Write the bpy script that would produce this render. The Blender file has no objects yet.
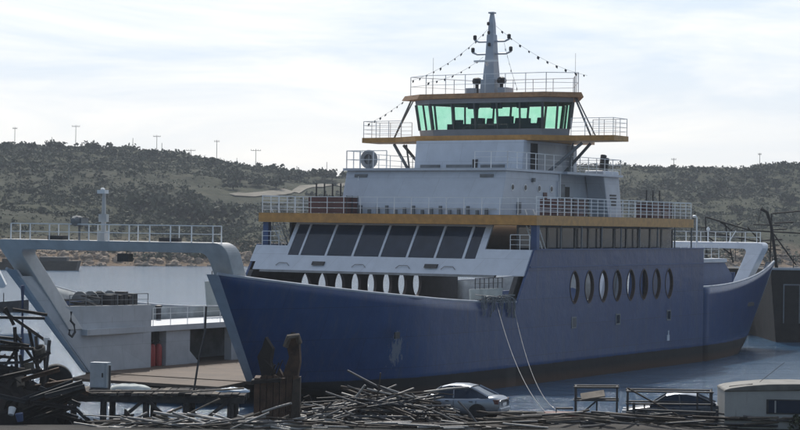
import bpy, bmesh, math, random
from mathutils import Vector, Matrix, noise as mnoise
random.seed(11)
R = math.radians
sc = bpy.context.scene
COL = sc.collection

# ------------------------------------------------------------------ helpers
def lerp(a, b, t): return a + (b - a) * t
def sm(t):
    t = max(0.0, min(1.0, t)); return t * t * (3 - 2 * t)

class MB:
    """collects shapes, links them as one mesh object"""
    def __init__(s): s.v = []; s.f = []; s.m = []; s.cur = 0
    def add(s, vs, fs):
        n = len(s.v); s.v += [tuple(v) for v in vs]
        for f in fs: s.f.append(tuple(i + n for i in f)); s.m.append(s.cur)
    def box(s, x0, x1, y0, y1, z0, z1):
        vs = [(x0,y0,z0),(x1,y0,z0),(x1,y1,z0),(x0,y1,z0),(x0,y0,z1),(x1,y0,z1),(x1,y1,z1),(x0,y1,z1)]
        s.add(vs, [(0,3,2,1),(4,5,6,7),(0,1,5,4),(1,2,6,5),(2,3,7,6),(3,0,4,7)])
    def hexa(s, a, b):      # two quads of four points, a = bottom ring, b = top ring
        s.add(list(a) + list(b), [(3,2,1,0),(4,5,6,7),(0,1,5,4),(1,2,6,5),(2,3,7,6),(3,0,4,7)])
    def prism(s, poly, off):
        """closed polygon of 3d points extruded by the vector off"""
        n = len(poly); o = Vector(off)
        vs = [Vector(p) for p in poly] + [Vector(p) + o for p in poly]
        fs = [tuple(range(n - 1, -1, -1)), tuple(range(n, 2 * n))]
        for i in range(n): j = (i + 1) % n; fs.append((i, j, n + j, n + i))
        s.add(vs, fs)
    def tube(s, pts, r, n=6, caps=True, r2=None):
        pts = [Vector(p) for p in pts]; m = len(pts); vs = []; fs = []
        for i, p in enumerate(pts):
            d = (pts[min(i+1, m-1)] - pts[max(i-1, 0)])
            if d.length < 1e-9: d = Vector((0,0,1))
            d.normalize()
            a = d.cross(Vector((0,0,1)))
            if a.length < 1e-3: a = d.cross(Vector((1,0,0)))
            a.normalize(); b = d.cross(a)
            rr = r if r2 is None else lerp(r, r2, i / (m - 1))
            for k in range(n):
                t = 2 * math.pi * (k + .5) / n
                vs.append(p + a * math.cos(t) * rr + b * math.sin(t) * rr)
        for i in range(m - 1):
            for k in range(n):
                k2 = (k + 1) % n
                fs.append((i*n+k, i*n+k2, (i+1)*n+k2, (i+1)*n+k))
        if caps: fs += [tuple(range(n-1, -1, -1)), tuple((m-1)*n + k for k in range(n))]
        s.add(vs, fs)
    def bar(s, a, b, r): s.tube([a, b], r, 4)
    def lathe(s, prof, c, n=12, axis='z'):
        vs = []; fs = []
        for (r, h) in prof:
            for k in range(n):
                t = 2*math.pi*k/n; x, y = r*math.cos(t), r*math.sin(t)
                p = {'z': (x, y, h), 'x': (h, x, y), 'y': (y, h, x)}[axis]
                vs.append((c[0]+p[0], c[1]+p[1], c[2]+p[2]))
        for i in range(len(prof)-1):
            for k in range(n): k2 = (k+1) % n; fs.append((i*n+k, i*n+k2, (i+1)*n+k2, (i+1)*n+k))
        fs += [tuple(range(n-1,-1,-1)), tuple((len(prof)-1)*n+k for k in range(n))]
        s.add(vs, fs)
    def grid(s, rows):
        n = len(rows[0]); vs = [p for r in rows for p in r]
        s.add(vs, [(i*n+k, i*n+k+1, (i+1)*n+k+1, (i+1)*n+k) for i in range(len(rows)-1) for k in range(n-1)])
    def rail(s, path, h, bars=3, step=1.4, r=.03, toe=False):
        path = [Vector(p) for p in path]; up = Vector((0,0,1))
        for a, b in zip(path, path[1:]):
            L = (b - a).length; n = max(1, round(L / step))
            for i in range(n + 1):
                p = a.lerp(b, i / n); s.bar(p, p + up * h, r)
            for k in range(bars):
                z = h * (k + 1) / bars
                s.bar(a + up * z, b + up * z, r if k == bars - 1 else r * .7)
    def build(s, name, m, parent=None, smooth=False, loc=None, rz=0):
        me = bpy.data.meshes.new(name); me.from_pydata(s.v, [], s.f)
        ms = m if isinstance(m, (list, tuple)) else [m]
        for x in ms: me.materials.append(x)
        if len(ms) > 1: me.polygons.foreach_set('material_index', s.m)
        bm = bmesh.new(); bm.from_mesh(me); bmesh.ops.recalc_face_normals(bm, faces=bm.faces); bm.to_mesh(me); bm.free()
        if smooth: me.polygons.foreach_set('use_smooth', [True] * len(me.polygons))
        me.update()
        o = bpy.data.objects.new(name, me); COL.objects.link(o)
        if parent: o.parent = parent
        if loc is not None: o.location = loc
        o.rotation_euler.z = rz
        return o

def tag(o, label=None, cat=None, group=None, kind=None):
    if label: o['label'] = label
    if cat: o['category'] = cat
    if group: o['group'] = group
    if kind: o['kind'] = kind
    return o
def empty(name, loc, rz=0):
    o = bpy.data.objects.new(name, None); COL.objects.link(o)
    o.location = loc; o.rotation_euler.z = rz; o.empty_display_size = .3
    return o
def kids(o): return [c for c in COL.objects if c.parent == o]
def copy_tree(o, parent=None):
    c = o.copy(); COL.objects.link(c)
    if parent: c.parent = parent
    for ch in kids(o): copy_tree(ch, c)
    return c
def bevel(o, w=.03, seg=2):
    m = o.modifiers.new('edge', 'BEVEL'); m.width = w; m.segments = seg; m.limit_method = 'ANGLE'; m.angle_limit = R(35)
    return o

# ------------------------------------------------------------------ materials
def nodes(name):
    m = bpy.data.materials.new(name); m.use_nodes = True
    t = m.node_tree; return m, t, t.nodes['Principled BSDF']
def N(t, kind, **kw):
    n = t.nodes.new(kind)
    for k, v in kw.items():
        if k in n.inputs: n.inputs[k].default_value = v
        else: setattr(n, k, v)
    return n
def ramp(t, fac, stops):
    r = t.nodes.new('ShaderNodeValToRGB'); e = r.color_ramp.elements
    while len(e) < len(stops): e.new(.5)
    for el, (p, c) in zip(e, stops): el.position = p; el.color = (*c, 1) if len(c) == 3 else c
    t.links.new(fac, r.inputs[0]); return r.outputs[0]
def mix(t, fac, a, b, blend='MIX'):
    m = t.nodes.new('ShaderNodeMix'); m.data_type = 'RGBA'; m.blend_type = blend
    for sock, v in ((m.inputs[0], fac), (m.inputs[6], a), (m.inputs[7], b)):
        if hasattr(v, 'links'): t.links.new(v, sock)
        elif isinstance(v, (int, float)): sock.default_value = v
        else: sock.default_value = (*v, 1) if len(v) == 3 else v
    return m.outputs[2]
def coords(t, scale=(1,1,1)):
    c = t.nodes.new('ShaderNodeTexCoord'); mp = t.nodes.new('ShaderNodeMapping')
    mp.inputs['Scale'].default_value = scale; t.links.new(c.outputs['Object'], mp.inputs[0]); return mp.outputs[0]
def noise_tex(t, vec, scale, detail=5, rough=.6):
    n = N(t, 'ShaderNodeTexNoise', Scale=scale, Detail=detail, Roughness=rough); t.links.new(vec, n.inputs['Vector']); return n.outputs['Fac']

def paint(name, col, rough=.5, metal=0, var=.18, scale=1.2, streak=0., rust=(.13,.06,.03), bump=.02, spec=.5):
    """painted or weathered surface: blotchy tone, optional runs of rust"""
    m, t, p = nodes(name)
    v = coords(t)
    f = noise_tex(t, v, scale)
    c = ramp(t, f, [(.3, tuple(x*(1-var) for x in col)), (.7, tuple(min(1, x*(1+var)) for x in col))])
    if streak:
        s1 = noise_tex(t, coords(t, (2.2, 2.2, .22)), 1.6, 6, .7)
        k = ramp(t, s1, [(.72 - .2*streak, (0,0,0)), (.86 - .1*streak, (.8,.8,.8))])
        c = mix(t, k, c, rust)
    t.links.new(c, p.inputs['Base Color'])
    p.inputs['Roughness'].default_value = rough; p.inputs['Metallic'].default_value = metal
    p.inputs['Specular IOR Level'].default_value = spec
    if bump:
        b = N(t, 'ShaderNodeBump', Strength=.5, Distance=bump); t.links.new(noise_tex(t, v, scale*6, 4), b.inputs['Height'])
        t.links.new(b.outputs[0], p.inputs['Normal'])
    return m

WHITE  = paint('white_paint', (.51,.55,.62), .45, var=.07, streak=.25, rust=(.33,.27,.22))
WHITE2 = paint('white_rail_paint', (.72,.74,.76), .4, var=.05, bump=0)
PANEL  = paint('grey_white_panel', (.44,.46,.49), .55, var=.12, scale=.8, streak=.45, rust=(.27,.24,.21))
STAINED= paint('stained_bulwark_inside', (.33,.35,.36), .6, var=.3, scale=1.1, streak=.75, rust=(.15,.12,.10))
PORTAL = paint('portal_grey', (.50,.50,.50), .5, var=.14, streak=.3, rust=(.3,.25,.2))
RIM    = paint('oval_rim_rust_brown', (.075,.05,.042), .7, var=.3)
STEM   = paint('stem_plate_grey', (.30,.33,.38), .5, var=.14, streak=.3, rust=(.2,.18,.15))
ORANGE = paint('orange_fascia', (.46,.235,.065), .5, var=.22, scale=2.5, streak=.3, rust=(.3,.2,.12))
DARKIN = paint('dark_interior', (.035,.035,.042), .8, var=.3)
GREYIN = paint('grey_steel', (.16,.17,.18), .7, var=.3, streak=.4)
DECKBR = paint('deck_red_oxide', (.085,.056,.038), .8, var=.35, scale=.6)
DKSTEEL= paint('dark_steel', (.026,.026,.03), .6, var=.4, scale=3)
RUST   = paint('rusty_steel', (.065,.036,.022), .85, var=.55, scale=2.2, bump=.05)
DKRUST = paint('dark_rust', (.018,.0135,.012), .85, var=.5, scale=1.5, streak=.3, bump=.04)
TIMBER = paint('old_timber', (.04,.032,.027), .9, var=.45, scale=3, bump=.04)
TIMBER2= paint('pale_timber', (.125,.105,.085), .9, var=.4, scale=3, bump=.04)
PIPE   = paint('weathered_pipe', (.105,.10,.10), .5, metal=.3, var=.35, scale=3)
PIPE2  = paint('rusty_pipe', (.055,.04,.03), .7, metal=.2, var=.4, scale=3)
PIPE3  = paint('pale_pipe', (.27,.26,.25), .5, metal=.2, var=.25, scale=3)
REDP   = paint('red_paint', (.095,.033,.03), .55, var=.25)
BLUEP  = paint('blue_steel_paint', (.05,.08,.17), .5, var=.25)
ROPE   = paint('pale_rope', (.25,.25,.25), .9, var=.2, bump=0)
RUBBER = paint('black_rubber', (.02,.02,.021), .8, var=.2)
CONC   = paint('concrete', (.07,.066,.062), .9, var=.3, scale=1.5, bump=.03)
FLAG   = paint('faded_flag_cloth', (.07,.075,.09), .9, var=.5, scale=2)
CANOPY = paint('white_canvas', (.62,.63,.64), .8, var=.1)

def hull_mat():
    m, t, p = nodes('blue_hull_paint')
    v = coords(t)
    big = noise_tex(t, v, .16, 3); f = noise_tex(t, v, 1.1, 6)
    c = ramp(t, f, [(.3, (.011,.040,.130)), (.7, (.016,.054,.165))])
    c = mix(t, ramp(t, big, [(.35, (0,0,0)), (.65, (.5,.5,.5))]), c, (.022,.062,.172))
    # vertical plate welds and dull runs
    w = noise_tex(t, coords(t, (1.6, 1.6, .12)), 1.1, 6, .7)
    c = mix(t, ramp(t, w, [(.48, (0,0,0)), (.75, (.5,.5,.5))]), c, (.075,.088,.125))
    b = N(t, 'ShaderNodeTexBrick', Scale=1.0); b.inputs['Mortar Size'].default_value = .012; b.inputs['Brick Width'].default_value = 6.0; b.inputs['Row Height'].default_value = 1.7
    b.inputs['Color1'].default_value = (1,1,1,1); b.inputs['Color2'].default_value = (.86,.88,.90,1); b.inputs['Mortar'].default_value = (.5,.5,.5,1)
    xyz = N(t, 'ShaderNodeSeparateXYZ'); t.links.new(v, xyz.inputs[0])
    cmb = N(t, 'ShaderNodeCombineXYZ'); t.links.new(xyz.outputs[0], cmb.inputs[0]); t.links.new(xyz.outputs[2], cmb.inputs[1])
    t.links.new(cmb.outputs[0], b.inputs['Vector'])
    c = mix(t, 1.0, c, b.outputs['Color'], 'MULTIPLY')
    rr_ = noise_tex(t, coords(t, (1.1, 1.1, .16)), 2.4, 8, .78)
    c = mix(t, ramp(t, rr_, [(.60, (0,0,0)), (.70, (.55,.55,.55))]), c, (.075,.055,.05))
    # paint scars
    sc_ = noise_tex(t, coords(t, (1,1,.55)), .55, 9, .75)
    c = mix(t, ramp(t, sc_, [(.70, (0,0,0)), (.73, (.6,.6,.6))]), c, (.20,.19,.19))
    mpz = t.nodes.new('ShaderNodeMapping'); mpz.vector_type = 'POINT'; mpz.inputs['Location'].default_value = (-15.6*1.6, 0, -2.75*.95); mpz.inputs['Scale'].default_value = (1.6, 0, .95); t.links.new(v, mpz.inputs[0])
    ln = N(t, 'ShaderNodeVectorMath', operation='LENGTH'); t.links.new(mpz.outputs[0], ln.inputs[0])
    sub_ = N(t, 'ShaderNodeMath', operation='SUBTRACT'); t.links.new(noise_tex(t, coords(t, (2.5,2.5,.8)), 1.4, 8, .8), sub_.inputs[0])
    ml = N(t, 'ShaderNodeMath', operation='MULTIPLY'); t.links.new(ln.outputs['Value'], ml.inputs[0]); ml.inputs[1].default_value = .22; t.links.new(ml.outputs[0], sub_.inputs[1])
    c = mix(t, ramp(t, sub_.outputs[0], [(.34, (0,0,0)), (.38, (.75,.75,.75))]), c, (.22,.22,.23))
    # black boot top and rust at the waterline, a fixed paint line on the plating
    zz = N(t, 'ShaderNodeMath', operation='ADD'); t.links.new(xyz.outputs[2], zz.inputs[0])
    wob = N(t, 'ShaderNodeMath', operation='MULTIPLY'); t.links.new(noise_tex(t, v, .8, 5), wob.inputs[0]); wob.inputs[1].default_value = .12
    t.links.new(wob.outputs[0], zz.inputs[1])
    mr = N(t, 'ShaderNodeMapRange'); mr.inputs[1].default_value = 1.16; mr.inputs[2].default_value = 1.22; t.links.new(zz.outputs[0], mr.inputs[0])
    boot = ramp(t, f, [(.3, (.008,.008,.010)), (.7, (.018,.017,.018))])
    rz = N(t, 'ShaderNodeMapRange'); rz.inputs[1].default_value = .72; rz.inputs[2].default_value = .30; t.links.new(zz.outputs[0], rz.inputs[0])
    boot = mix(t, rz.outputs[0], boot, (.05,.026,.017))
    c = mix(t, mr.outputs[0], boot, c)
    rmx = N(t, 'ShaderNodeMapRange'); rmx.inputs[1].default_value = 1.25; rmx.inputs[2].default_value = 1.4; rmx.inputs[3].default_value = .9; rmx.inputs[4].default_value = .36; t.links.new(zz.outputs[0], rmx.inputs[0]); t.links.new(rmx.outputs[0], p.inputs['Roughness'])
    t.links.new(c, p.inputs['Base Color']); p.inputs['Specular IOR Level'].default_value = .40
    bp = N(t, 'ShaderNodeBump', Strength=.55, Distance=.10); t.links.new(noise_tex(t, v, .55, 4), bp.inputs['Height']); t.links.new(bp.outputs[0], p.inputs['Normal'])
    return m
HULL = hull_mat()
BLUEWALL = paint('blue_wall_paint', (.034,.074,.19), .5, var=.14, streak=.2, rust=(.10,.105,.14))

def seams(m, w, h, dark):
    t = m.node_tree; p = t.nodes['Principled BSDF']; src = p.inputs['Base Color'].links[0].from_socket
    xyz = N(t, 'ShaderNodeSeparateXYZ'); t.links.new(coords(t), xyz.inputs[0])
    ad = N(t, 'ShaderNodeMath', operation='ADD'); t.links.new(xyz.outputs[0], ad.inputs[0]); t.links.new(xyz.outputs[1], ad.inputs[1])
    cb = N(t, 'ShaderNodeCombineXYZ'); t.links.new(ad.outputs[0], cb.inputs[0]); t.links.new(xyz.outputs[2], cb.inputs[1])
    b = N(t, 'ShaderNodeTexBrick', Scale=1.0); b.inputs['Mortar Size'].default_value = .012; b.inputs['Brick Width'].default_value = w; b.inputs['Row Height'].default_value = h
    b.inputs['Color1'].default_value = (1,1,1,1); b.inputs['Color2'].default_value = (.91,.92,.93,1); b.inputs['Mortar'].default_value = (dark,dark,dark,1); t.links.new(cb.outputs[0], b.inputs['Vector'])
    t.links.new(mix(t, 1.0, src, b.outputs['Color'], 'MULTIPLY'), p.inputs['Base Color'])
seams(WHITE, 2.6, 1.25, .72); seams(PANEL, 3.1, 1.3, .75)
def dark_glass(name, col=(.012,.014,.018), rough=.12):
    m, t, p = nodes(name)
    c = ramp(t, noise_tex(t, coords(t), .7, 3), [(.3, col), (.7, tuple(x*1.7 for x in col))])
    t.links.new(c, p.inputs['Base Color']); p.inputs['Roughness'].default_value = rough; p.inputs['Specular IOR Level'].default_value = .22
    return m
GLASS = dark_glass('dark_window_glass', (.014,.023,.040), .06)
def green_glass():
    m = bpy.data.materials.new('green_tinted_glass'); m.use_nodes = True; t = m.node_tree; t.nodes.clear()
    out = t.nodes.new('ShaderNodeOutputMaterial'); tr = t.nodes.new('ShaderNodeBsdfTransparent'); gl = t.nodes.new('ShaderNodeBsdfGlossy')
    f = noise_tex(t, coords(t), 1.5, 3)
    c = ramp(t, f, [(.3, (.58,.90,.75)), (.7, (.72,.97,.85))]); t.links.new(c, tr.inputs[0])
    gl.inputs['Roughness'].default_value = .03; gl.inputs[0].default_value = (.9,.95,.92,1)
    mx = t.nodes.new('ShaderNodeMixShader'); mx.inputs[0].default_value = .05
    t.links.new(tr.outputs[0], mx.inputs[1]); t.links.new(gl.outputs[0], mx.inputs[2]); t.links.new(mx.outputs[0], out.inputs[0])
    return m
GREEN = green_glass()

# ------------------------------------------------------------------ camera (also used to turn measured picture points into positions on known planes)
FOC, PY0, ROLL, HC = 2080., 226.12, .0131, 9.384
cam = bpy.data.cameras.new('Camera'); camo = bpy.data.objects.new('Camera', cam); COL.objects.link(camo)
cam.sensor_width = 36; cam.lens = FOC / 800 * 36; cam.clip_end = 20000; cam.clip_start = .5
camo.location = (0, 0, HC)
pitch = math.atan((PY0 - 215.) / FOC)
camo.rotation_euler = (Matrix.Rotation(R(90) + pitch, 4, 'X') @ Matrix.Rotation(ROLL, 4, 'Z')).to_euler()
sc.camera = camo
def ray(px, py):
    a, b = px - 400, py - PY0; c, s = math.cos(ROLL), math.sin(ROLL)
    return Vector(((a*c + b*s) / FOC, 1, -(-a*s + b*c) / FOC))
def atd(px, py, d): return Vector((0, 0, HC)) + ray(px, py) * d
def atz(px, py, z):
    q = ray(px, py); return Vector((0, 0, HC)) + q * ((z - HC) / q.z)

# ------------------------------------------------------------------ world, sun, view
SUN_EL, SUN_AZ = R(46), R(-6)       # azimuth from +Y towards +X
w = bpy.data.worlds.new('World'); sc.world = w; w.use_nodes = True; t = w.node_tree; t.nodes.clear()
out = t.nodes.new('ShaderNodeOutputWorld'); bg = t.nodes.new('ShaderNodeBackground')
sky = t.nodes.new('ShaderNodeTexSky'); sky.sky_type = 'NISHITA'; sky.sun_disc = False
sky.sun_elevation = SUN_EL; sky.sun_rotation = SUN_AZ; sky.air_density = 1.2; sky.dust_density = 2.2; sky.ozone_density = 1.5
tc = t.nodes.new('ShaderNodeTexCoord'); mp = t.nodes.new('ShaderNodeMapping'); mp.inputs['Scale'].default_value = (5, 5, 30)
mp.inputs['Location'].default_value = (3.1, .4, .7)
t.links.new(tc.outputs['Generated'], mp.inputs[0])
n1 = N(t, 'ShaderNodeTexNoise', Scale=1.3, Detail=7, Roughness=.58, Distortion=.5); t.links.new(mp.outputs[0], n1.inputs['Vector'])
cl = ramp(t, n1.outputs['Fac'], [(.38, (0,0,0)), (.64, (1,1,1))])
sz = N(t, 'ShaderNodeSeparateXYZ'); t.links.new(tc.outputs['Generated'], sz.inputs[0])
low = N(t, 'ShaderNodeMapRange'); low.inputs[1].default_value = .0; low.inputs[2].default_value = .085; t.links.new(sz.outputs[2], low.inputs[0])
cc = mix(t, cl, mix(t, low.outputs[0], (10.1, 9.95, 9.5), (6.9, 8.0, 9.4)), mix(t, low.outputs[0], (10.7, 10.4, 9.8), (10.0, 10.1, 10.2)))
dp = t.nodes.new('ShaderNodeVectorMath'); dp.operation = 'DOT_PRODUCT'; t.links.new(tc.outputs['Generated'], dp.inputs[0])
dp.inputs[1].default_value = (math.sin(SUN_AZ)*.85, math.cos(SUN_AZ)*.85, .5)
mrs = N(t, 'ShaderNodeMapRange'); mrs.inputs[1].default_value = -.2; mrs.inputs[2].default_value = .75; mrs.inputs[3].default_value = .0; mrs.inputs[4].default_value = .88; t.links.new(dp.outputs['Value'], mrs.inputs[0])
skyc = mix(t, mrs.outputs[0], sky.outputs[0], cc)
bg.inputs['Strength'].default_value = .1
t.links.new(skyc, bg.inputs[0]); t.links.new(bg.outputs[0], out.inputs[0])
sl = bpy.data.lights.new('Sun', 'SUN'); sl.energy = 3.2; sl.angle = R(.53); sl.color = (1, .95, .87)
so = bpy.data.objects.new('Sun', sl); COL.objects.link(so)
sd = Vector((math.sin(SUN_AZ)*math.cos(SUN_EL), math.cos(SUN_AZ)*math.cos(SUN_EL), math.sin(SUN_EL)))
so.rotation_euler = (-sd).to_track_quat('-Z', 'Y').to_euler(); so.location = (0, 0, 60)
sc.view_settings.view_transform = 'Standard'; sc.view_settings.look = 'None'; sc.view_settings.exposure = .17; sc.view_settings.gamma = 1
sc.view_settings.use_curve_mapping = False

exec_parts = []
# ------------------------------------------------------------------ setting: water, hills, road, quay
def water_mat():
    m, t, p = nodes('sea_water')
    v = coords(t)
    n1 = N(t, 'ShaderNodeTexNoise', Scale=.9, Detail=7, Roughness=.66); n2 = N(t, 'ShaderNodeTexNoise', Scale=.22, Detail=3)
    mp = t.nodes.new('ShaderNodeMapping'); mp.inputs['Scale'].default_value = (.6, 1.7, 1); t.links.new(v, mp.inputs[0])
    t.links.new(mp.outputs[0], n1.inputs['Vector']); t.links.new(mp.outputs[0], n2.inputs['Vector'])
    a = N(t, 'ShaderNodeMath', operation='MULTIPLY_ADD'); t.links.new(n2.outputs[0], a.inputs[0]); a.inputs[1].default_value = 1.5; t.links.new(n1.outputs[0], a.inputs[2])
    b = N(t, 'ShaderNodeBump', Strength=.75, Distance=.17); t.links.new(a.outputs[0], b.inputs['Height']); t.links.new(b.outputs[0], p.inputs['Normal'])
    c = ramp(t, noise_tex(t, v, .02, 3), [(.35, (.025,.072,.14)), (.65, (.038,.097,.178))]); t.links.new(c, p.inputs['Base Color'])
    p.inputs['Roughness'].default_value = .12; p.inputs['IOR'].default_value = 1.33
    return m
mb = MB(); mb.add([(-1300,-60,0),(1300,-60,0),(1300,1750,0),(-1300,1750,0)], [(0,1,2,3)])
tag(mb.build('sea', water_mat()), kind='structure')

RIDGE = 780.
def ridge_z(px, y): return HC + (PY0 + ROLL*(px-400) - y) / FOC * RIDGE
RP = [(-900,165),(-500,158),(-200,150),(-60,148),(0,147.5),(40,147),(75,148.5),(120,151),(160,156),(200,162),(230,166),(260,170),(300,176),(345,179),(420,178),(520,172),(600,169),(650,170),(700,169.5),(730,170),(765,167),(800,165),(900,160),(1200,158),(1700,168)]
def ridge(px):
    if px <= RP[0][0]: return ridge_z(px if px > -900 else -900, RP[0][1])
    for (a, ya), (b, yb) in zip(RP, RP[1:]):
        if px <= b: return ridge_z(px, lerp(ya, yb, sm((px-a)/(b-a))))
    return ridge_z(1700, RP[-1][1])
def fbm(x, y, s, o=4):
    return mnoise.fractal(Vector((x/s, y/s, 3.7)), 1.0, 2.0, o)
def shore(x): return 452 + .62*(x + 55) + 9*fbm(x, 0, 60) + 4*fbm(x, 9, 14)
def ground_h(x, y):
    s = shore(x)
    d = y - s
    if d < 0: return max(-1.5, .25*d)
    zr = ridge(400 + FOC * x / max(y, 300.))
    t = d / (RIDGE - s)
    body = zr * (0.22*sm(t/.22) + .78*sm((t-.12)/.88)**.9) if t < 1 else zr - (y-RIDGE)*.05
    cliff = 2.4 * sm(d/9.) * (1 + .5*fbm(x, y, 20))
    k = min(1, d/60) * (1 - .75*sm((t-.75)/.25))
    return max(cliff, 0) + max(0, body - 2.4*sm(d/9.)) + k*(2.6*fbm(x, y, 70) + .7*fbm(x, y, 13, 3))
xs = [-620 + 6*i for i in range(70)] + [-200 + 3.0*i for i in range(150)] + [250 + 7*i for i in range(60)]
ys = [360 + 8*i for i in range(8)] + [424 + 2.2*i for i in range(110)] + [666 + 5*i for i in range(30)] + [820 + 30*i for i in range(16)]
mb = MB(); mb.grid([[(x, y, ground_h(x, y)) for x in xs] for y in ys])
def hill_mat():
    m, t, p = nodes('scrub_hillside')
    v = coords(t)
    a = noise_tex(t, v, .016, 5); b = noise_tex(t, v, .22, 6, .7)
    soil = ramp(t, b, [(.3, (.032,.038,.026)), (.5, (.050,.053,.036)), (.72, (.088,.082,.056))])
    scrub = ramp(t, b, [(.3, (.028,.034,.02)), (.7, (.07,.072,.042))])
    c = mix(t, ramp(t, a, [(.46, (.9,.9,.9)), (.60, (.1,.1,.1))]), soil, scrub)
    xyz = N(t, 'ShaderNodeSeparateXYZ'); t.links.new(v, xyz.inputs[0])
    ad = N(t, 'ShaderNodeMath', operation='MULTIPLY_ADD'); t.links.new(b, ad.inputs[0]); ad.inputs[1].default_value = 5; t.links.new(xyz.outputs[2], ad.inputs[2])
    rock = ramp(t, noise_tex(t, v, .5, 7, .8), [(.3, (.06,.045,.032)), (.5, (.19,.135,.09)), (.75, (.34,.26,.19))])
    k = N(t, 'ShaderNodeMapRange'); k.inputs[1].default_value = 9; k.inputs[2].default_value = 5; t.links.new(ad.outputs[0], k.inputs[0])
    c = mix(t, k.outputs[0], c, rock)
    t.links.new(c, p.inputs['Base Color']); p.inputs['Roughness'].default_value = .95; p.inputs['Specular IOR Level'].default_value = .1
    bp = N(t, 'ShaderNodeBump', Strength=.9, Distance=1.0); t.links.new(noise_tex(t, v, .5, 6, .7), bp.inputs['Height']); t.links.new(bp.outputs[0], p.inputs['Normal'])
    return m
tag(mb.build('hills', hill_mat(), smooth=True), kind='structure')
def hit(px, py):
    """where the sight line of a measured picture point meets the hillside"""
    q = ray(px, py); d = 440.
    while d < 1000:
        p = Vector((0, 0, HC)) + q * d
        if p.z <= ground_h(p.x, p.y): return p
        d += 1.5
    return None
# pale dirt road climbing the saddle
DIRT = paint('pale_dirt_road', (.17,.15,.118), .95, var=.2, scale=.3)
road_pts = []
for px, py in ((232,196),(250,196),(268,195),(285,193),(300,190),(318,187),(345,184)):
    p = hit(px, py)
    if p: road_pts.append(p)
def road(pts, wd, lift=.5):
    rows = []
    fine = []
    for a, b in zip(pts, pts[1:]):
        n = max(2, int((b-a).length/4)); fine += [a.lerp(b, i/n) for i in range(n)]
    fine.append(pts[-1])
    for i, p in enumerate(fine):
        d = fine[min(i+1, len(fine)-1)] - fine[max(0, i-1)]; d.z = 0; d.normalize(); s = Vector((-d.y, d.x, 0))
        rows.append([(q.x, q.y, ground_h(q.x, q.y) + lift) for q in (p + s*wd*k/2 for k in (-1,-.5,0,.5,1))])
    m = MB(); m.grid(rows); return m
tag(road(road_pts, 4.0, .3).build('dirt_road', DIRT), kind='structure')

# scrub: leaf-sized clumps spread over each bush, too many bushes to count
def leaf_mat(name, dark, light):
    m, t, p = nodes(name)
    g = t.nodes.new('ShaderNodeNewGeometry'); f = g.outputs['Random Per Island']
    c = ramp(t, f, [(0, dark), (1, light)])
    c = mix(t, ramp(t, noise_tex(t, coords(t), .05, 3), [(.35, (0,0,0)), (.65, (.6,.6,.6))]), c, tuple(x*.75+.012 for x in light))
    t.links.new(c, p.inputs['Base Color']); p.inputs['Roughness'].default_value = .8; p.inputs['Specular IOR Level'].default_value = .15
    return m
SCRUB = leaf_mat('scrub_leaves', (.026,.035,.020), (.060,.069,.038))
TREEL = leaf_mat('dark_tree_leaves', (.026,.034,.02), (.056,.064,.036))
BARK = paint('bark', (.08,.06,.045), .9)
rnd = random.Random(5)
def bush(m, c, r, h, n, q=.34, rr=rnd):
    for _ in range(n):
        th = rr.uniform(0, 2*math.pi); u = rr.random()**.6; ph = math.asin(rr.random())
        p = Vector((c[0] + r*u*math.cos(ph)*math.cos(th), c[1] + r*u*math.cos(ph)*math.sin(th), c[2] + h*(.12 + .88*math.sin(ph)*u)))
        s = r*q*rr.uniform(.6, 1.3)
        a = Vector((rr.gauss(0,1), rr.gauss(0,1), rr.gauss(0,.6))).normalized(); b = a.cross(Vector((rr.gauss(0,1), rr.gauss(0,1), rr.gauss(0,1)))).normalized()
        m.add([p + a*s, p + b*s*.8, p - a*s, p - b*s*.8], [(0,1,2,3)])
def near_road(x, y): return any((x-p.x)**2 + (y-p.y)**2 < 150 for p in road_pts)
sb = MB(); cnt = 0
while cnt < 20500:
    y = rnd.uniform(455, 800); x = rnd.uniform(-.40, .40) * y
    if abs(x) > .21*y and rnd.random() < .4: continue
    if y < shore(x) + 5 or near_road(x, y): continue
    den = .62 + 1.1*fbm(x, y, 45, 3); low = (y - shore(x))
    if low < 45: den -= .35
    if rnd.random() > den: continue
    cnt += 1
    r = rnd.uniform(.5, 1.5)
    if rnd.random() < .08: r *= 1.7
    bush(sb, (x, y, ground_h(x, y) - .2), r, r*rnd.uniform(.8, 1.25), int(9 + 6*r), .30)
tag(sb.build('hillside_scrub', SCRUB), 'low dark scrub covering the whole hillside across the water', 'scrub', kind='stuff')

ROCK = paint('shore_rock', (.22,.165,.12), .95, var=.4, scale=.6, bump=.08)
m = MB(); rk = random.Random(4)
for k in range(1300):
    y0 = None; x = rk.uniform(-210, 250); y = shore(x) + rk.uniform(-1.5, 16); r = rk.uniform(.4, 1.5); z = max(0, ground_h(x, y))
    ring_ = []
    for i, (pr, pz) in enumerate(((1,-.3),(.95,.25),(.55,.62))):
        for q in range(6): a = 2*math.pi*q/6 + i*.3; ring_.append((x + r*pr*math.cos(a)*rk.uniform(.75,1.2), y + r*pr*math.sin(a)*rk.uniform(.75,1.2), z + r*pz*rk.uniform(.7,1.2)))
    m.add(ring_, [(q,(q+1)%6,6+(q+1)%6,6+q) for q in range(6)] + [(6+q,6+(q+1)%6,12+(q+1)%6,12+q) for q in range(6)] + [tuple(range(12,18))])
tag(m.build('shore_rocks', ROCK), 'brown boulders strewn along the far waterline', 'rocks', kind='stuff')
tb = MB(); cnt = 0
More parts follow.
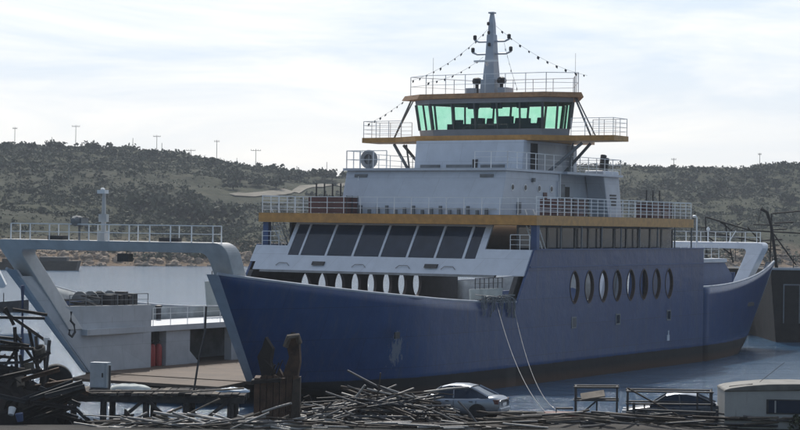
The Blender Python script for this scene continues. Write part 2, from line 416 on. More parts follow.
while cnt < 21000:
    y = rnd.uniform(452, 800); x = rnd.uniform(-.36, .36) * y
    if abs(x) > .21*y and rnd.random() < .6: continue
    if y < shore(x) + 3 or near_road(x, y) or rnd.random() > .75 + fbm(x+300, y, 30, 3): continue
    cnt += 1; bush(tb, (x, y, ground_h(x, y) - .1), rnd.uniform(.35, .8), rnd.uniform(.3, .75), 5, .42)
tag(tb.build('hillside_tufts', SCRUB), 'low tufts and small shrubs between the larger scrub on the hillside', 'tufts', kind='stuff')
def tree_at(p, r, h, label, group):
    e = empty('scrub_tree', p); tag(e, label, 'tree', group)
    m = MB(); m.tube([(0,0,-.3),(.1,0,h*.3),(.0,.1,h*.55)], .16*r/2, 6, r2=.06); m.tube([(.05,0,h*.3),(r*.4,.1,h*.6)], .07, 5); m.tube([(.05,0,h*.3),(-r*.4,-.1,h*.62)], .07, 5)
    m.build('trunk', BARK, e)
    m = MB()
    for k in range(5):
        a = rnd.uniform(0, 6.28); o = r*.45*rnd.random()
        bush(m, (o*math.cos(a), o*math.sin(a), h*.18 + rnd.uniform(0, h*.3)), r*.72, h*.6, 42, .2)
    m.build('crown', TREEL, e)
for px, py, r, h, lab, grp in (
    [(px, py, 6.0, 4.6, 'broad dark tree clump low on the left hillside above the shore', 'dark tree clumps low on the left hill') for px, py in ((178,219),(192,221),(207,220),(222,222),(152,207),(140,212))] +
    [(px, py, 3.4, 3.6, 'dark rounded tree in the saddle beside the pale dirt road', 'trees in the saddle by the road') for px, py in ((233,190),(240,184),(258,187),(286,182),(276,190),(322,182),(332,181),(300,183))] +
    [(px, py, 3.6, 3.2, 'dark tree on the scrub slope right of the ferry', 'trees on the right slope') for px, py in ((645,196),(668,188),(705,200),(722,190),(748,196),(777,190),(792,205),(690,182),(760,181),(735,213))] +
    [(px, py, 3.0, 3.0, 'bushy tree breaking the skyline of the left hill', 'trees on the left skyline') for px, py in ((6,150),(50,149.5),(95,152),(60,150),(112,154),(152,158),(167,160),(215,167),(30,149))]):
    p = hit(px, py)
    if p: tree_at((p.x, p.y, ground_h(p.x, p.y)-.2), r*rnd.uniform(.85,1.2), h*rnd.uniform(.85,1.2), lab, grp)

# poles along the ridge
POLE = paint('pole_wood', (.11,.10,.10), .9)
def ridge_pole(px, top, label, arm, lamp=False, yd=None):
    d = yd or RIDGE - 6; b = atd(px, top, d); gx = b.x; g = ground_h(gx, d)
    e = empty('utility_pole', (gx, d, g - .5)); tag(e, label, 'pole', 'poles along the hilltop')
    h = b.z - g + .5
    m = MB(); m.tube([(0,0,0),(0,0,h)], .12, 6, r2=.09); m.build('pole_shaft', POLE, e)
    if arm:
        m = MB(); m.box(-arm, arm, -.08, .08, h-.68, h-.52)
        for s in (-1, -.5, .5, 1): m.bar((s*arm*.92,0,h-.5),(s*arm*.92,0,h-.1), .07)
        m.build('crossarm', POLE, e)
for a in ((15,127,'tall bare pole nearest the left edge of the hilltop',.9),(76,125,'tall pole with a crossarm on the highest part of the left hill',1.5),(52,137,'short thin pole between the two tall poles at the far left',0),
          (133,138,'thin bare pole halfway down the left ridge',0),(157,135,'pole with a short crossarm just left of the white portal lamp line',1.4),(162,143,'short pole close beside a crossarm pole on the ridge',0),
          (184,150,'low slim pole on the falling ridge',0),(191,149,'low pole with a wide flat crossarm on the falling ridge',1.7),(217,140,'tall lone pole standing on the falling ridge',1.0),
          (256,149,'pole with crossarm at the start of the saddle above the road',1.9),(237,158,'short slim pole in the dip just before the saddle',0),(297,166,'short thin pole above the pale dirt road',0),(327,162,'thin pole left of the ferry deckhouse skyline',0),
          (674,158,'thin pole on the skyline right of the ferry',.9),(760,153,'taller thin pole on the skyline near the right edge',.6)):
    ridge_pole(*a)
# quay we look down on
QZ = 1.2
edge = [(-400,83.5),(-16,83.5),(-11.5,84.5),(-7.2,86.5),(-6.2,91.0),(3.6,92.3),(5.5,91.2),(12,90.8),(24,93.5),(60,95),(400,97)]
poly = [(-400,-150)] + edge + [(400,-150)]
mb = MB(); mb.prism([(x,y,-1.6) for x, y in poly], (0,0,QZ+1.6))
def quay_mat():
    m, t, p = nodes('quay_ground'); v = coords(t)
    c = ramp(t, noise_tex(t, v, .45, 7, .7), [(.3, (.010,.009,.0085)), (.5, (.022,.019,.017)), (.75, (.05,.045,.04))])
    t.links.new(c, p.inputs['Base Color']); p.inputs['Roughness'].default_value = .95
    b = N(t, 'ShaderNodeBump', Strength=.9, Distance=.12); t.links.new(noise_tex(t, v, 2.2, 6, .7), b.inputs['Height']); t.links.new(b.outputs[0], p.inputs['Normal'])
    return m
tag(mb.build('quay_ground', quay_mat()), kind='structure')
mb = MB()
for (a, b) in zip(edge[4:8], edge[5:9]):
    d = Vector((b[0]-a[0], b[1]-a[1], 0)).normalized(); n = Vector((d.y, -d.x, 0))
    A = Vector((a[0], a[1], QZ+.004)); B = Vector((b[0], b[1], QZ+.004))
    mb.prism([A+n*.05, B+n*.05, B+n*.75, A+n*.75], (0,0,.16))
tag(mb.build('quay_kerb', CONC), kind='structure')
# ------------------------------------------------------------------ the ferry (own axes: X towards the bow, Y towards our side, Z up from the water)
ferry = empty('car_ferry', (-.42, 130.59, 0), R(-120.167))
tag(ferry, 'blue and white double ended car ferry with orange deck edges, moored bow towards us', 'ferry')
F_ = Vector((-.5025, -.8646, 0)); N_ = Vector((.8646, -.5025, 0)); C0 = Vector((-.42, 130.59, 0))
def sw(X, Y, Z): return C0 + F_*X + N_*Y + Vector((0, 0, Z))
HB = 10.07
# --- hull
def bow_y(s): return HB - 3.25 * (max(0, s-.46)/.54)**1.25 * (1 if s > .46 else 0)
def bow_pt(s, v, sg=1, inset=0):
    xt = 2.57 + 26.03*s; xb = 2.57 + 21.0*s
    zb = -1.2 + 2.46*max(0, (s-.25)/.75); zt = 4.95 + 1.93*s**1.6 if sg > 0 else 4.1 + 2.75*s*s
    y = bow_y(s) - (1-v)*1.2*s**1.4 - inset
    return (lerp(xb, xt, v), sg*y, lerp(zb, zt, v))
def st_y(s): return HB - 3.1*s**1.7
def st_pt(s, v, sg=1, inset=0):
    xt = -26.8 - 23.2*s; xb = -26.8 - 19.7*s
    zb = -1.2 + 2.7*max(0, (s-.2)/.8); zt = 5.28 + 1.6*s**2.0
    y = st_y(s) - (1-v)*.75*s**1.2 - inset
    return (lerp(xb, xt, v), sg*y, lerp(zb, zt, v))
OVX = [-5.37 - 2.16*i for i in range(8)]; OVH, OVW = 1.0, .64
def lens(a): q = abs(math.sin(a)); return (1-.30*q**3)
hm = MB()
for sg in (1, -1):
    hm.cur = 0
    hm.grid([[bow_pt(i/16, k/12, sg) for k in range(13)] for i in range(17)])
    hm.grid([[st_pt(i/16, k/12, sg) for k in range(13)] for i in range(17)])
    hm.cur = 2
    Y = sg*HB
    # midship side: lower belt, oval belt with the eight openings, upper belt
    xs_ = [-26.8 + (2.57+26.8)*i/16 for i in range(17)]
    hm.grid([[(x, Y, z) for z in [-1.2 + 5.2*k/6 for k in range(7)]] for x in xs_])
    def xf(z): return 2.57 if z <= 4.8 else 2.57 - (z-4.8)*.7077
    edges = [OVX[0]+1.08] + [x - 1.08 for x in OVX]
    hm.add([(edges[0],Y,4.0),(2.57,Y,4.0),(2.57,Y,4.8),(xf(6.9),Y,6.9),(edges[0],Y,6.9)], [(0,1,2,3,4)])
    hm.add([(-26.8,Y,4.0),(edges[-1],Y,4.0),(edges[-1],Y,6.9),(-26.8,Y,6.9)], [(0,1,2,3)])
    OVZ = 5.7 if sg > 0 else 5.2
    for cx_ in OVX:
        ang = [math.pi/4*(k/4) + math.pi/16 for k in range(32)]
        ang = [2*math.pi*k/32 for k in range(32)]
        inner = [(cx_ + OVW*math.cos(a)*lens(a), Y, OVZ + OVH*math.sin(a)) for a in ang]
        outer = []
        for a in ang:
            c, s = math.cos(a), math.sin(a); hh = (6.9-OVZ) if s > 0 else (OVZ-4.0); k = min(1.08/abs(c) if abs(c) > 1e-6 else 9, hh/abs(s) if abs(s) > 1e-6 else 9)
            outer.append((cx_ + c*k, Y, OVZ + s*k))
        # push the outer ring's nearest points into the four corners
        for qx, qz in ((1.08,6.9-OVZ),(-1.08,6.9-OVZ),(-1.08,4.0-OVZ),(1.08,4.0-OVZ)):
            j = min(range(32), key=lambda j: (outer[j][0]-cx_-qx)**2 + (outer[j][2]-OVZ-qz)**2); outer[j] = (cx_+qx, Y, OVZ+qz)
        hm.add(inner + outer, [(k, (k+1) % 32, 32+(k+1) % 32, 32+k) for k in range(32)])
    n = 12
    hm.grid([[(lerp(-26.8, xf(z), i/n), Y, z) for z in (6.9, 7.5, 8.05)] for i in range(n+1)])
hull = hm.build('hull', [HULL, STAINED, HULL, DARKIN], ferry)
bmw = bmesh.new(); bmw.from_mesh(hull.data); bmesh.ops.remove_doubles(bmw, verts=bmw.verts, dist=.004)
for fc in bmw.faces:      # all faces outward (away from the centre line)
    if fc.normal.y * fc.calc_center_median().y < 0: fc.normal_flip()
    fc.smooth = abs(fc.normal.x) > .01 or abs(fc.normal.z) > .01
bmw.to_mesh(hull.data); bmw.free()
so_ = hull.modifiers.new('plate', 'SOLIDIFY'); so_.thickness = .16; so_.offset = -1; so_.material_offset = 1
# bottom, rubbing strake, oval rims, small windows
m = MB()
for i in range(16):
    for fn in (bow_pt, st_pt):
        a, b = fn(i/16, 0, 1, .1), fn((i+1)/16, 0, 1, .1); m.add([a, b, (b[0],-b[1],b[2]), (a[0],-a[1],a[2])], [(0,1,2,3)])
m.add([(-26.8,HB-.1,-1.2),(2.57,HB-.1,-1.2),(2.57,-HB+.1,-1.2),(-26.8,-HB+.1,-1.2)], [(0,1,2,3)])
m.build('bottom_plating', DKSTEEL, hull)
for sg in (1, -1):
    OVZ = 5.7 if sg > 0 else 5.2
    for cx_ in OVX:
        m = MB(); n = 28; rows = []
        for k in range(n+1):
            a = 2*math.pi*k/n; c, s = math.cos(a), math.sin(a); ww = lens(a)
            rows.append([(cx_+(OVW*ww-.01)*c, sg*(HB-.2), OVZ+(OVH-.01)*s), (cx_+(OVW*ww-.01)*c, sg*(HB+.03), OVZ+(OVH-.01)*s), (cx_+(OVW*ww+.06)*c, sg*(HB+.03), OVZ+(OVH+.06)*s), (cx_+(OVW*ww+.06)*c, sg*(HB+.002), OVZ+(OVH+.06)*s)])
        m.grid(rows); m.build('oval_opening_rim', RIM, hull)
    for X, Z in ((-5.3,3.5),(-12.0,3.5),(-20.5,3.5)):
        m = MB()
        for (a,b,c,d) in ((-.36,.36,-.36,-.27),(-.36,.36,.27,.36),(-.36,-.27,-.27,.27),(.27,.36,-.27,.27)): m.box(X+a, X+b, sg*HB-.02, sg*HB+.03*sg, Z+c, Z+d) if sg > 0 else m.box(X+a, X+b, -HB-.03, -HB+.02, Z+c, Z+d)
        fr = m.build('side_window_frame', GREYIN, hull)
        m = MB(); m.box(X-.27, X+.27, sg*(HB+.012)-.008, sg*(HB+.012)+.008, Z-.27, Z+.27); m.build('window_pane', GLASS, fr)
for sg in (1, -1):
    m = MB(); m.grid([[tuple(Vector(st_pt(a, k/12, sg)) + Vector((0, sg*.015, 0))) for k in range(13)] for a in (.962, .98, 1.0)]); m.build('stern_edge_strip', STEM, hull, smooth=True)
m = MB()
for sg in (1, -1):      # raised coaming along the top of the blue side and a weld step under the promenade
    m.box(-26.8, .22, sg*HB-.09, sg*HB+.09, 8.05, 8.12)
    m.box(-26.8, .9, min(sg*(HB+.003),sg*(HB+.05)), max(sg*(HB+.003),sg*(HB+.05)), 6.98, 7.06)
m.build('rubbing_strake', BLUEWALL, hull)
CAPR = paint('cap_rail_paint', (.28,.31,.36), .5)
for sg in (1, -1):      # cap rails of the bulwarks
    m = MB(); m.tube([Vector(bow_pt(i/24, 1, sg, .08)) + Vector((0,0,.03)) for i in range(25)], .09, 6); m.build('bulwark_cap_rail', CAPR, hull)
    m = MB(); m.tube([Vector(st_pt(i/24, 1, sg, .08)) + Vector((0,0,.03)) for i in range(25)], .09, 6); m.build('bulwark_cap_rail', CAPR, hull)
# small white vent and scupper marks on the side
m = MB(); m.box(-20.6,-20.2,HB+.002,HB+.05,1.75,2.15); m.box(-20.5,-20.35,HB+.002,HB+.05,2.15,2.45); m.build('side_fitting', WHITE, hull)
m = MB(); m.box(16.0,16.5,bow_y(.52)-.05,bow_y(.52)+.02,3.35,3.7); m.build('hawse_pipe', DKSTEEL, hull)

# --- decks
deck = MB(); deck.prism([bow_pt(1,.0,1,.2)[:2]+(1.1,), (2.57,HB-.2,1.1), (-26.8,HB-.2,1.1), st_pt(1,0,1,.2)[:2]+(1.1,), st_pt(1,0,-1,.2)[:2]+(1.1,), (-26.8,-HB+.2,1.1), (2.57,-HB+.2,1.1), bow_pt(1,0,-1,.2)[:2]+(1.1,)], (0,0,.15))
cd = deck.build('car_deck', DECKBR, ferry)
m = MB(); m.hexa([(23.3,-5,1.02),(25.6,-4.8,.92),(25.6,4.8,.92),(23.3,5,1.02)], [(23.3,-5,1.24),(25.6,-4.8,1.08),(25.6,4.8,1.08),(23.3,5,1.24)]); m.build('bow_ramp', DECKBR, ferry)
m = MB(); m.hexa([(-46.4,-4.6,1.2),(-47.0,-4.6,6.0),(-47.0,4.6,6.0),(-46.4,4.6,1.2)], [(-46.6,-4.6,1.2),(-47.3,-4.6,6.0),(-47.3,4.6,6.0),(-46.6,4.6,1.2)])
rp = m.build('stern_ramp', BLUEWALL, ferry)

def stem_plate(fn, name):
    e = 1 if fn is bow_pt else -1
    for sg in (1, -1):
        m = MB(); rows = []
        for k in range(9):
            v = k/8; o = Vector(fn(1, v, sg)) + Vector((e*.012, 0, 0)); i = o - Vector((0, sg*lerp(.5, .72, v), 0)); t_ = Vector((e*.16, 0, 0))
            rows.append([o - t_*.9 - Vector((0,sg*.01,0)), o, i, i - t_])
        m.grid(rows); m.add(rows[-1], [(0,1,2,3)]); m.add(rows[0], [(3,2,1,0)])
        m.build(name, STEM, ferry)
stem_plate(bow_pt, 'stem_plate'); stem_plate(st_pt, 'stern_end_plate')

def mirror_x(p): return (-24 - p[0], p[1], p[2])
# mooring platforms, inner walls, pillars, winches: at the bow and, mirrored, at the stern
def mooring_end(bow, sg):
    fx = (lambda x: x) if bow else (lambda x: -24 - x + 2.6)
    P_ = lambda x, y, z: (fx(x), sg*y, z)
    out = (lambda x: bow_y(max(0, (x-2.57)/22.9)) - .75*max(0, (x-2.57)/22.9)**1.4 - .3) if bow else (lambda x: st_y(max(0, (x-2.57)/23.2)) - .9)
    xe = 24.0 if bow else 21.8
    xsx = [3 + (xe-3)*i/8 for i in range(9)]
    poly = [P_(x, out(x), 3.25) for x in xsx] + [P_(xe, 5.0, 3.25), P_(3, 5.0, 3.25)]
    m = MB(); m.prism(poly, (0, 0, .32)); md = m.build('mooring_deck', PANEL, ferry)
    if bow:
        lean = lambda z: 24.0 + .89*(z-1.26)
        front = [P_(lean(1.25)-.3,5.2,1.25), P_(lean(6.5)-.3,6.0,6.5), P_(27.2,5.95,6.5), P_(25.9,5.6,4.85)] if sg < 0 else [P_(20.4,5.0,1.25), P_(21.6,5.0,4.85)]
        m = MB(); m.prism([P_(18.3,5.0,1.25)] + front + [P_(18.3,5.0,4.78)], (0, sg*.22, 0)); m.build('inner_wall', PANEL, ferry)
        m = MB(); m.prism([P_(18.3,5.22,1.25), P_(18.3,7.9,1.25), P_(18.3,7.9,3.25), P_(18.3,5.22,3.25)], (-.2,0,0)); m.build('wing_bulkhead', PANEL, ferry)
        for (a, b) in ((14.3,16.6),(9.2,10.1)):
            m = MB(); m.box(*sorted((fx(a),fx(b))), *sorted((sg*5.2,sg*5.7)), 1.25, 3.25); m.build('pillar', PANEL, ferry)
        m = MB(); m.box(*sorted((fx(3),fx(18.1))), *sorted((sg*8.0,sg*8.15)), 1.25, 3.25); m.build('recess_wall', GREYIN, ferry)
        m = MB(); m.hexa([P_(13.2,5.3,1.25),P_(14.3,5.3,1.25),P_(14.3,5.6,1.25),P_(13.2,5.6,1.25)], [P_(14.2,5.3,2.0),P_(14.3,5.3,2.0),P_(14.3,5.6,2.0),P_(14.2,5.6,2.0)]); m.build('pillar_bracket', PANEL, ferry)
    else:
        m = MB(); m.prism([P_(3,6.4,3.57), P_(20.0,6.4,3.57), P_(20.0,6.4,5.9 if sg > 0 else 4.3), P_(18.4,6.4,6.9 if sg > 0 else 4.6), P_(3,6.4,6.9 if sg > 0 else 4.6)], (0, sg*.18, 0)); m.build('inner_wall', BLUEWALL, ferry)
        if sg > 0: m = MB(); m.box(*sorted((fx(3),fx(18.6))), *sorted((sg*5.6,sg*6.7)), 6.92, 7.2); m.build('casing_walkway', WHITE, ferry)
        m = MB(); m.prism([P_(3,5,1.25), P_(22.4,5,1.25), P_(22.4,5,3.25), P_(3,5,3.25)], (0, sg*.18, 0)); m.build('lower_inner_wall', PANEL, ferry)
        if sg > 0: m = MB(); m.rail([P_(3,6.1,7.2), P_(18.4,6.1,7.2)], 1.05, 3, 1.5, .025); m.build('walkway_railing', WHITE2, ferry)
    # mooring winch: bed, two drums, motor, gear box
    wx = 21.2 if bow else 17.5
    yw = 6.75 if bow else 8.0
    m = MB(); m.box(*sorted((fx(wx-1.7),fx(wx+1.7))), *sorted((sg*(yw-.75),sg*(yw+.75))), 3.57, 3.85); wn = m.build('mooring_winch', DKSTEEL, ferry)
    for o in (-.9, .8):
        m = MB(); c = P_(wx+o, yw, 4.95 if bow else 4.6)
        m.lathe([(.62,-.5),(.62,-.42),(.36,-.42),(.36,.42),(.62,.42),(.62,.5)], c, 14, 'x'); m.build('drum', GREYIN, wn)
    m = MB(); m.box(*sorted((fx(wx-1.6),fx(wx-1.2))), *sorted((sg*(yw-.4),sg*(yw+.4))), 3.85, 5.3 if bow else 4.9); m.box(*sorted((fx(wx-.1),fx(wx+.1))), *sorted((sg*(yw-.5),sg*(yw+.5))), 3.85, 5.5 if bow else 5.1); m.build('gear_frame', DKSTEEL, wn)
    m = MB(); m.lathe([(.3,-.5),(.33,-.4),(.33,.4),(.28,.5)], P_(wx+1.75, yw+.1, 4.8 if bow else 4.5), 12, 'x'); m.build('motor', BLUEP, wn)
    for x in ((24.0, 23.4, 17.0, 16.4, 12) if bow else (12.5, 11.9, 20.0)):
        yb = out(x) - .35
        m = MB(); m.lathe([(.16,0),(.16,.75),(.22,.78),(.22,.86),(.1,.9)], P_(x, yb, 3.57), 10); m.build('bollard', DKSTEEL, md)
    if bow:     # pipe rails and stowed gear standing above the inner wall
        m = MB(); m.rail([P_(25.4 if sg < 0 else 21.5,5.1,4.85), P_(18.5,5.1,4.78)], .62, 2, 1.5, .025); m.build('wall_railing', GREYIN, ferry)
        m = MB(); m.rail([P_(18.0,5.1,3.57), P_(3.2,5.1,3.57)], 1.0, 3, 1.6, .022); m.build('platform_railing', WHITE2, ferry)
        m = MB(); rr = random.Random(int(7+sg))
        for k in range(16):
            x = rr.uniform(18.6, 24.6); y = rr.uniform(5.5, 6.2); z = rr.uniform(4.5, 5.3)
            m.tube([P_(x,y,z), P_(x+rr.uniform(.5,1.6),y+rr.uniform(0,.5),z+rr.uniform(-.1,.25))], .06, 5)
        for k in range(6):
            x = 18.8 + k*.42 + rr.uniform(0,.1); m.box(*sorted((fx(x),fx(x+.3))), *sorted((sg*5.6,sg*6.3)), 3.57, 5.2+rr.uniform(0,.35))
        m.build('deck_locker_row', DKSTEEL, md)
for bow in (True, False):
    for sg in (1, -1): mooring_end(bow, sg)

# --- goal-post frames over both ramps
def portal(bow):
    fx = (lambda x: x) if bow else (lambda x: -24 - x + 5.0)
    W, H0, H1 = 7.38, 3.57, 8.45
    o = []; i = []
    def arc(cy, cz, r, a0, a1, n=7): return [(cy + r*math.cos(lerp(a0,a1,k/n)), cz + r*math.sin(lerp(a0,a1,k/n))) for k in range(n+1)]
    outl = [(W-.15,H0)] + arc(W-.6, H1-.6, .6, 0, math.pi/2) + [(-y, z) for y, z in reversed(arc(W-.6, H1-.6, .6, 0, math.pi/2))] + [(-W+.15,H0)]
    inn = [(-W+1.28,H0),] + [(-y, z) for y, z in arc(W-1.7, H1-.95, .42, 0, math.pi/2)] + list(reversed(arc(W-1.7, H1-.95, .42, 0, math.pi/2))) + [(W-1.28,H0)]
    pts = outl + inn
    pts = [(y*(1 - .025*(H1-z)), z) for y, z in pts]
    X = lambda z: fx(25.05 + .80*(z-H0))
    n = len(pts); dx = 1.15 if bow else -1.3
    vs = [(X(z), y, z) for y, z in pts] + [(X(z)-dx, y, z) for y, z in pts]
    m = MB(); m.add(vs, [tuple(range(n)), tuple(range(2*n-1, n-1, -1))] + [(k, (k+1)%n, n+(k+1)%n, n+k) for k in range(n)])
    pf = m.build('portal_frame', PORTAL if bow else WHITE, ferry)
    bevel(pf, .05, 2)
    xt = fx(25.05 + .80*(H1-H0))
    xm = xt - dx*.5
    m = MB(); m.rail([(xm+dx*.32,-6.35,H1),(xm+dx*.32,6.55,H1)], .82, 2, 1.35, .035); m.rail([(xm-dx*.32,-6.35,H1),(xm-dx*.32,6.55,H1)], .82, 2, 2.7, .03)
    m.bar((xm+dx*.32,-6.35,H1+.82),(xm-dx*.32,-6.35,H1+.82),.03); m.bar((xm+dx*.32,6.55,H1+.82),(xm-dx*.32,6.55,H1+.82),.03)
    m.build('portal_railing', WHITE2, pf)
    if bow:
        m = MB(); m.box(xm-.22,xm+.22,-.75,-.31,H1,H1+.5); m.tube([(xm,-.53,H1+.5),(xm,-.53,H1+2.4)], .14, 8, r2=.09); m.box(xm-.1,xm+.1,-.78,-.28,H1+.95,H1+1.35); post = m.build('lamp_post', PORTAL, pf)
        m = MB(); m.box(xm-.16,xm+.16,-.86,-.36,H1+2.4,H1+2.58); m.lathe([(.1,0),(.12,.06),(.04,.12)], (xm,-.62,H1+2.58), 8); m.build('signal_lamp', WHITE2, post)
        m = MB(); m.tube([(xm,-2.1,H1),(xm,-2.1,H1+.75)], .06, 6); m.box(xm-.3,xm+.3,-2.45,-1.75,H1+.75,H1+1.15); m.lathe([(.1,-.3),(.26,-.3),(.28,.1),(.15,.3)], (xm+.25,-2.1,H1+.98), 12, 'x'); m.build('searchlight', GREYIN, pf)
        for bx in ((xm-.15,xm+.35,-3.9,-2.9,H1,H1+.22),(xm,xm+.3,3.2,4.4,H1,H1+.2),(xm-.1,xm+.3,.6,1.3,H1-1.05,H1-.64)): m = MB(); m.box(*bx); m.build('beam_fitting', DKSTEEL, pf)
    else:
        m = MB(); m.tube([(xm,2.2,H1),(xm,2.2,H1+.9)], .05, 6); m.lathe([(.14,0),(.16,.15),(.05,.3)], (xm,2.2,H1+.9), 8); m.build('signal_lamp', WHITE2, pf)
        m = MB(); m.tube([(xm,4.0,H1),(xm,4.6,H1+.9)], .04, 5); m.build('flag_staff', WHITE2, pf)
portal(True); portal(False)

m = MB(); m.tube([(25.5,-4.9,4.6),(25.55,-4.88,4.1),(25.3,-4.86,3.9),(25.2,-4.87,3.5),(25.45,-4.87,3.25),(25.7,-4.87,3.4),(25.65,-4.87,3.65)], .07, 6); m.build('chain_hook', DKSTEEL, ferry)
# --- saloon deck
FX = lambda z: 6.05 - .7*z           # raked front plane
def fp(y, z, off=0): return (FX(z) + off, y, z)
m = MB(); m.prism([(1.0,HB-.25,6.76),(-26.6,HB-.25,6.76),(-26.6,-HB+.25,6.76),(1.0,-HB+.25,6.76)], (0,0,.14)); m.build('saloon_floor', DARKIN, ferry)
m = MB()
ZA, ZB, ZT = 6.5, 7.45, 9.54
def fquad(y0, y1, z0, z1, th=.14): m.hexa([fp(y0,z0),fp(y1,z0),fp(y1,z0,-th),fp(y0,z0,-th)], [fp(y0,z1),fp(y1,z1),fp(y1,z1,-th),fp(y0,z1,-th)])
fquad(-9.6, 9.95, ZA, ZB)
fquad(-10.05, -7.62, ZB, 8.05); fquad(6.75, 9.95, ZB, 8.05)
fquad(-10.05, -9.6, 7.0, ZB)
wins = [(-7.34,-6.52)] + [(-6.38+1.985*k, -6.38+1.985*k+1.83) for k in range(6)] + [(5.55,6.3)]
fquad(-7.62, 6.75, 9.42, ZT); fquad(-7.62, wins[0][0], ZB, 9.42); fquad(wins[-1][1], 6.75, ZB, 9.42)
for a, b in zip(wins, wins[1:]): fquad(a[1], b[0], ZB, 9.42)
fw = m.build('saloon_front', WHITE, ferry)
for a, b in wins:
    m = MB(); m.hexa([fp(a+.01,ZB+.02,-.05),fp(b-.01,ZB+.02,-.05),fp(b-.01,ZB+.02,-.1),fp(a+.01,ZB+.02,-.1)], [fp(a+.01,9.41,-.05),fp(b-.01,9.41,-.05),fp(b-.01,9.41,-.1),fp(a+.01,9.41,-.1)])
    m.build('front_window', GLASS, fw)
m = MB()       # welded half-pipe fenders and fittings on the apron, dark gutter along its foot
m.hexa([fp(-9.0,ZA-.14,.03),fp(8.0,ZA-.14,.03),fp(8.0,ZA-.14,-.25),fp(-9.0,ZA-.14,-.25)], [fp(-9.0,ZA-.003,.03),fp(8.0,ZA-.003,.03),fp(8.0,ZA-.003,-.25),fp(-9.0,ZA-.003,-.25)]); m.build('apron_gutter', GREYIN, fw)
for y0 in (-5.2, 3.0):
    m = MB(); m.hexa([fp(y0,6.85,.12),fp(y0+.9,6.85,.12),fp(y0+.9,6.85,.003),fp(y0,6.85,.003)], [fp(y0,7.08,.12),fp(y0+.9,7.08,.12),fp(y0+.9,7.08,.003),fp(y0,7.08,.003)]); m.build('apron_vent', DKSTEEL, fw)
for y0 in (-7.9, -2.2, 1.0, 4.2): m = MB(); m.tube([fp(y0,6.78,.06),fp(y0+.2,6.95,.08),fp(y0+.8,6.95,.08),fp(y0+1.0,6.78,.06)], .022, 5); m.build('apron_handle', GREYIN, fw)
# saloon sides with their window bands, promenade inside the bulwark
for sg in (1, -1):
    y = sg*8.35
    m = MB()
    m.box(-25.2, -.9, *sorted((y, y-sg*.12)), 6.9, 7.75); m.box(-25.2, -.9, *sorted((y, y-sg*.12)), 9.4, 9.54)
    nw = 12; wd = 24.3/nw
    for k in range(nw+1): x = -.9 - k*wd; m.box(max(-25.2, x-.09), min(-.9, x+.09), *sorted((y+sg*.003, y-sg*.12)), 7.75, 9.4)
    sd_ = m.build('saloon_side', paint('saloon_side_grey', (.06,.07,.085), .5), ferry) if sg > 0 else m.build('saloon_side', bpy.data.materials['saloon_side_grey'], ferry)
    for k in range(nw):
        x = -.9 - k*wd; m = MB(); m.box(x-wd+.1, x-.1, *sorted((y-sg*.04, y-sg*.08)), 7.76, 9.39); m.build('side_window', GLASS, sd_)
    # slender posts carrying the deck above
    for k in range(9): x = -.6 - k*3.03; m = MB(); m.box(x-.04, x+.04, *sorted((sg*9.86, sg*9.94)), 8.1, 9.54); m.build('promenade_post', GREYIN, ferry)
    m = MB(); m.hexa([(-.2,sg*9.55,8.0),(-.2,sg*9.95,8.0),(-.55,sg*9.95,8.0),(-.55,sg*9.55,8.0)], [(-.2,sg*9.55,9.54),(-.2,sg*9.95,9.54),(-.55,sg*9.95,9.54),(-.55,sg*9.55,9.54)]); m.build('corner_post', BLUEWALL, ferry)
    # ladder from the promenade to the upper deck
    m = MB()
    for o in (0, .55): m.bar((-.4-2.6,sg*9.0+o*sg,6.4), (-.7,sg*9.0+o*sg,9.5), .05); m.bar((-.2-2.6,sg*9.0+o*sg,7.3), (-.5,sg*9.0+o*sg,10.5), .03)
    for k in range(12): t_ = k/12; p = Vector((-3,sg*9.0,6.4)).lerp(Vector((-.7,sg*9.0,9.5)), t_); m.box(p.x-.12,p.x+.12,*sorted((p.y,p.y+sg*.55)),p.z,p.z+.04)
    m.build('promenade_ladder', WHITE2, ferry)
    m = MB(); m.rail([(.25,sg*8.4,8.05),(.25,sg*9.7,8.05)], .9, 3, .65, .025); m.build('promenade_railing', WHITE2, ferry)
m = MB(); m.box(-25.2,-25.08,-8.2,8.2,6.9,9.54); m.build('saloon_back', WHITE, ferry)
# ceiling beams of the garage
for k in range(10): x = 1 - k*2.8; m = MB(); m.box(x-.1, x+.1, -9.8, 9.8, 6.55, 6.757); m.build('garage_beam', DARKIN, ferry)


# notch on our side between bulwark and superstructure: pale screen, rails, dark cheek plates
for sg in (1, -1):
    m = MB(); m.prism([(6.9,sg*9.35,4.3),(3.3,sg*9.35,4.3),(3.0,sg*9.35,5.8),(7.1,sg*9.35,5.8)], (0,-sg*.08,0)); ns = m.build('side_screen', paint('screen_grey_green', (.42,.45,.44), .6, streak=.5, rust=(.22,.18,.14)) if sg > 0 else bpy.data.materials['screen_grey_green'], ferry)
    m = MB(); m.rail([(6.4,sg*9.3,5.8),(3.0,sg*9.3,5.8)], .62, 2, .55, .028); m.build('screen_railing', DKSTEEL, ns)
    m = MB(); m.prism([(2.75,sg*9.7,4.9),(1.75,sg*9.7,4.9),(.95,sg*9.7,6.45),(1.7,sg*9.7,6.45)], (0,-sg*.3,0)); m.build('cheek_plate', DKSTEEL, ferry)

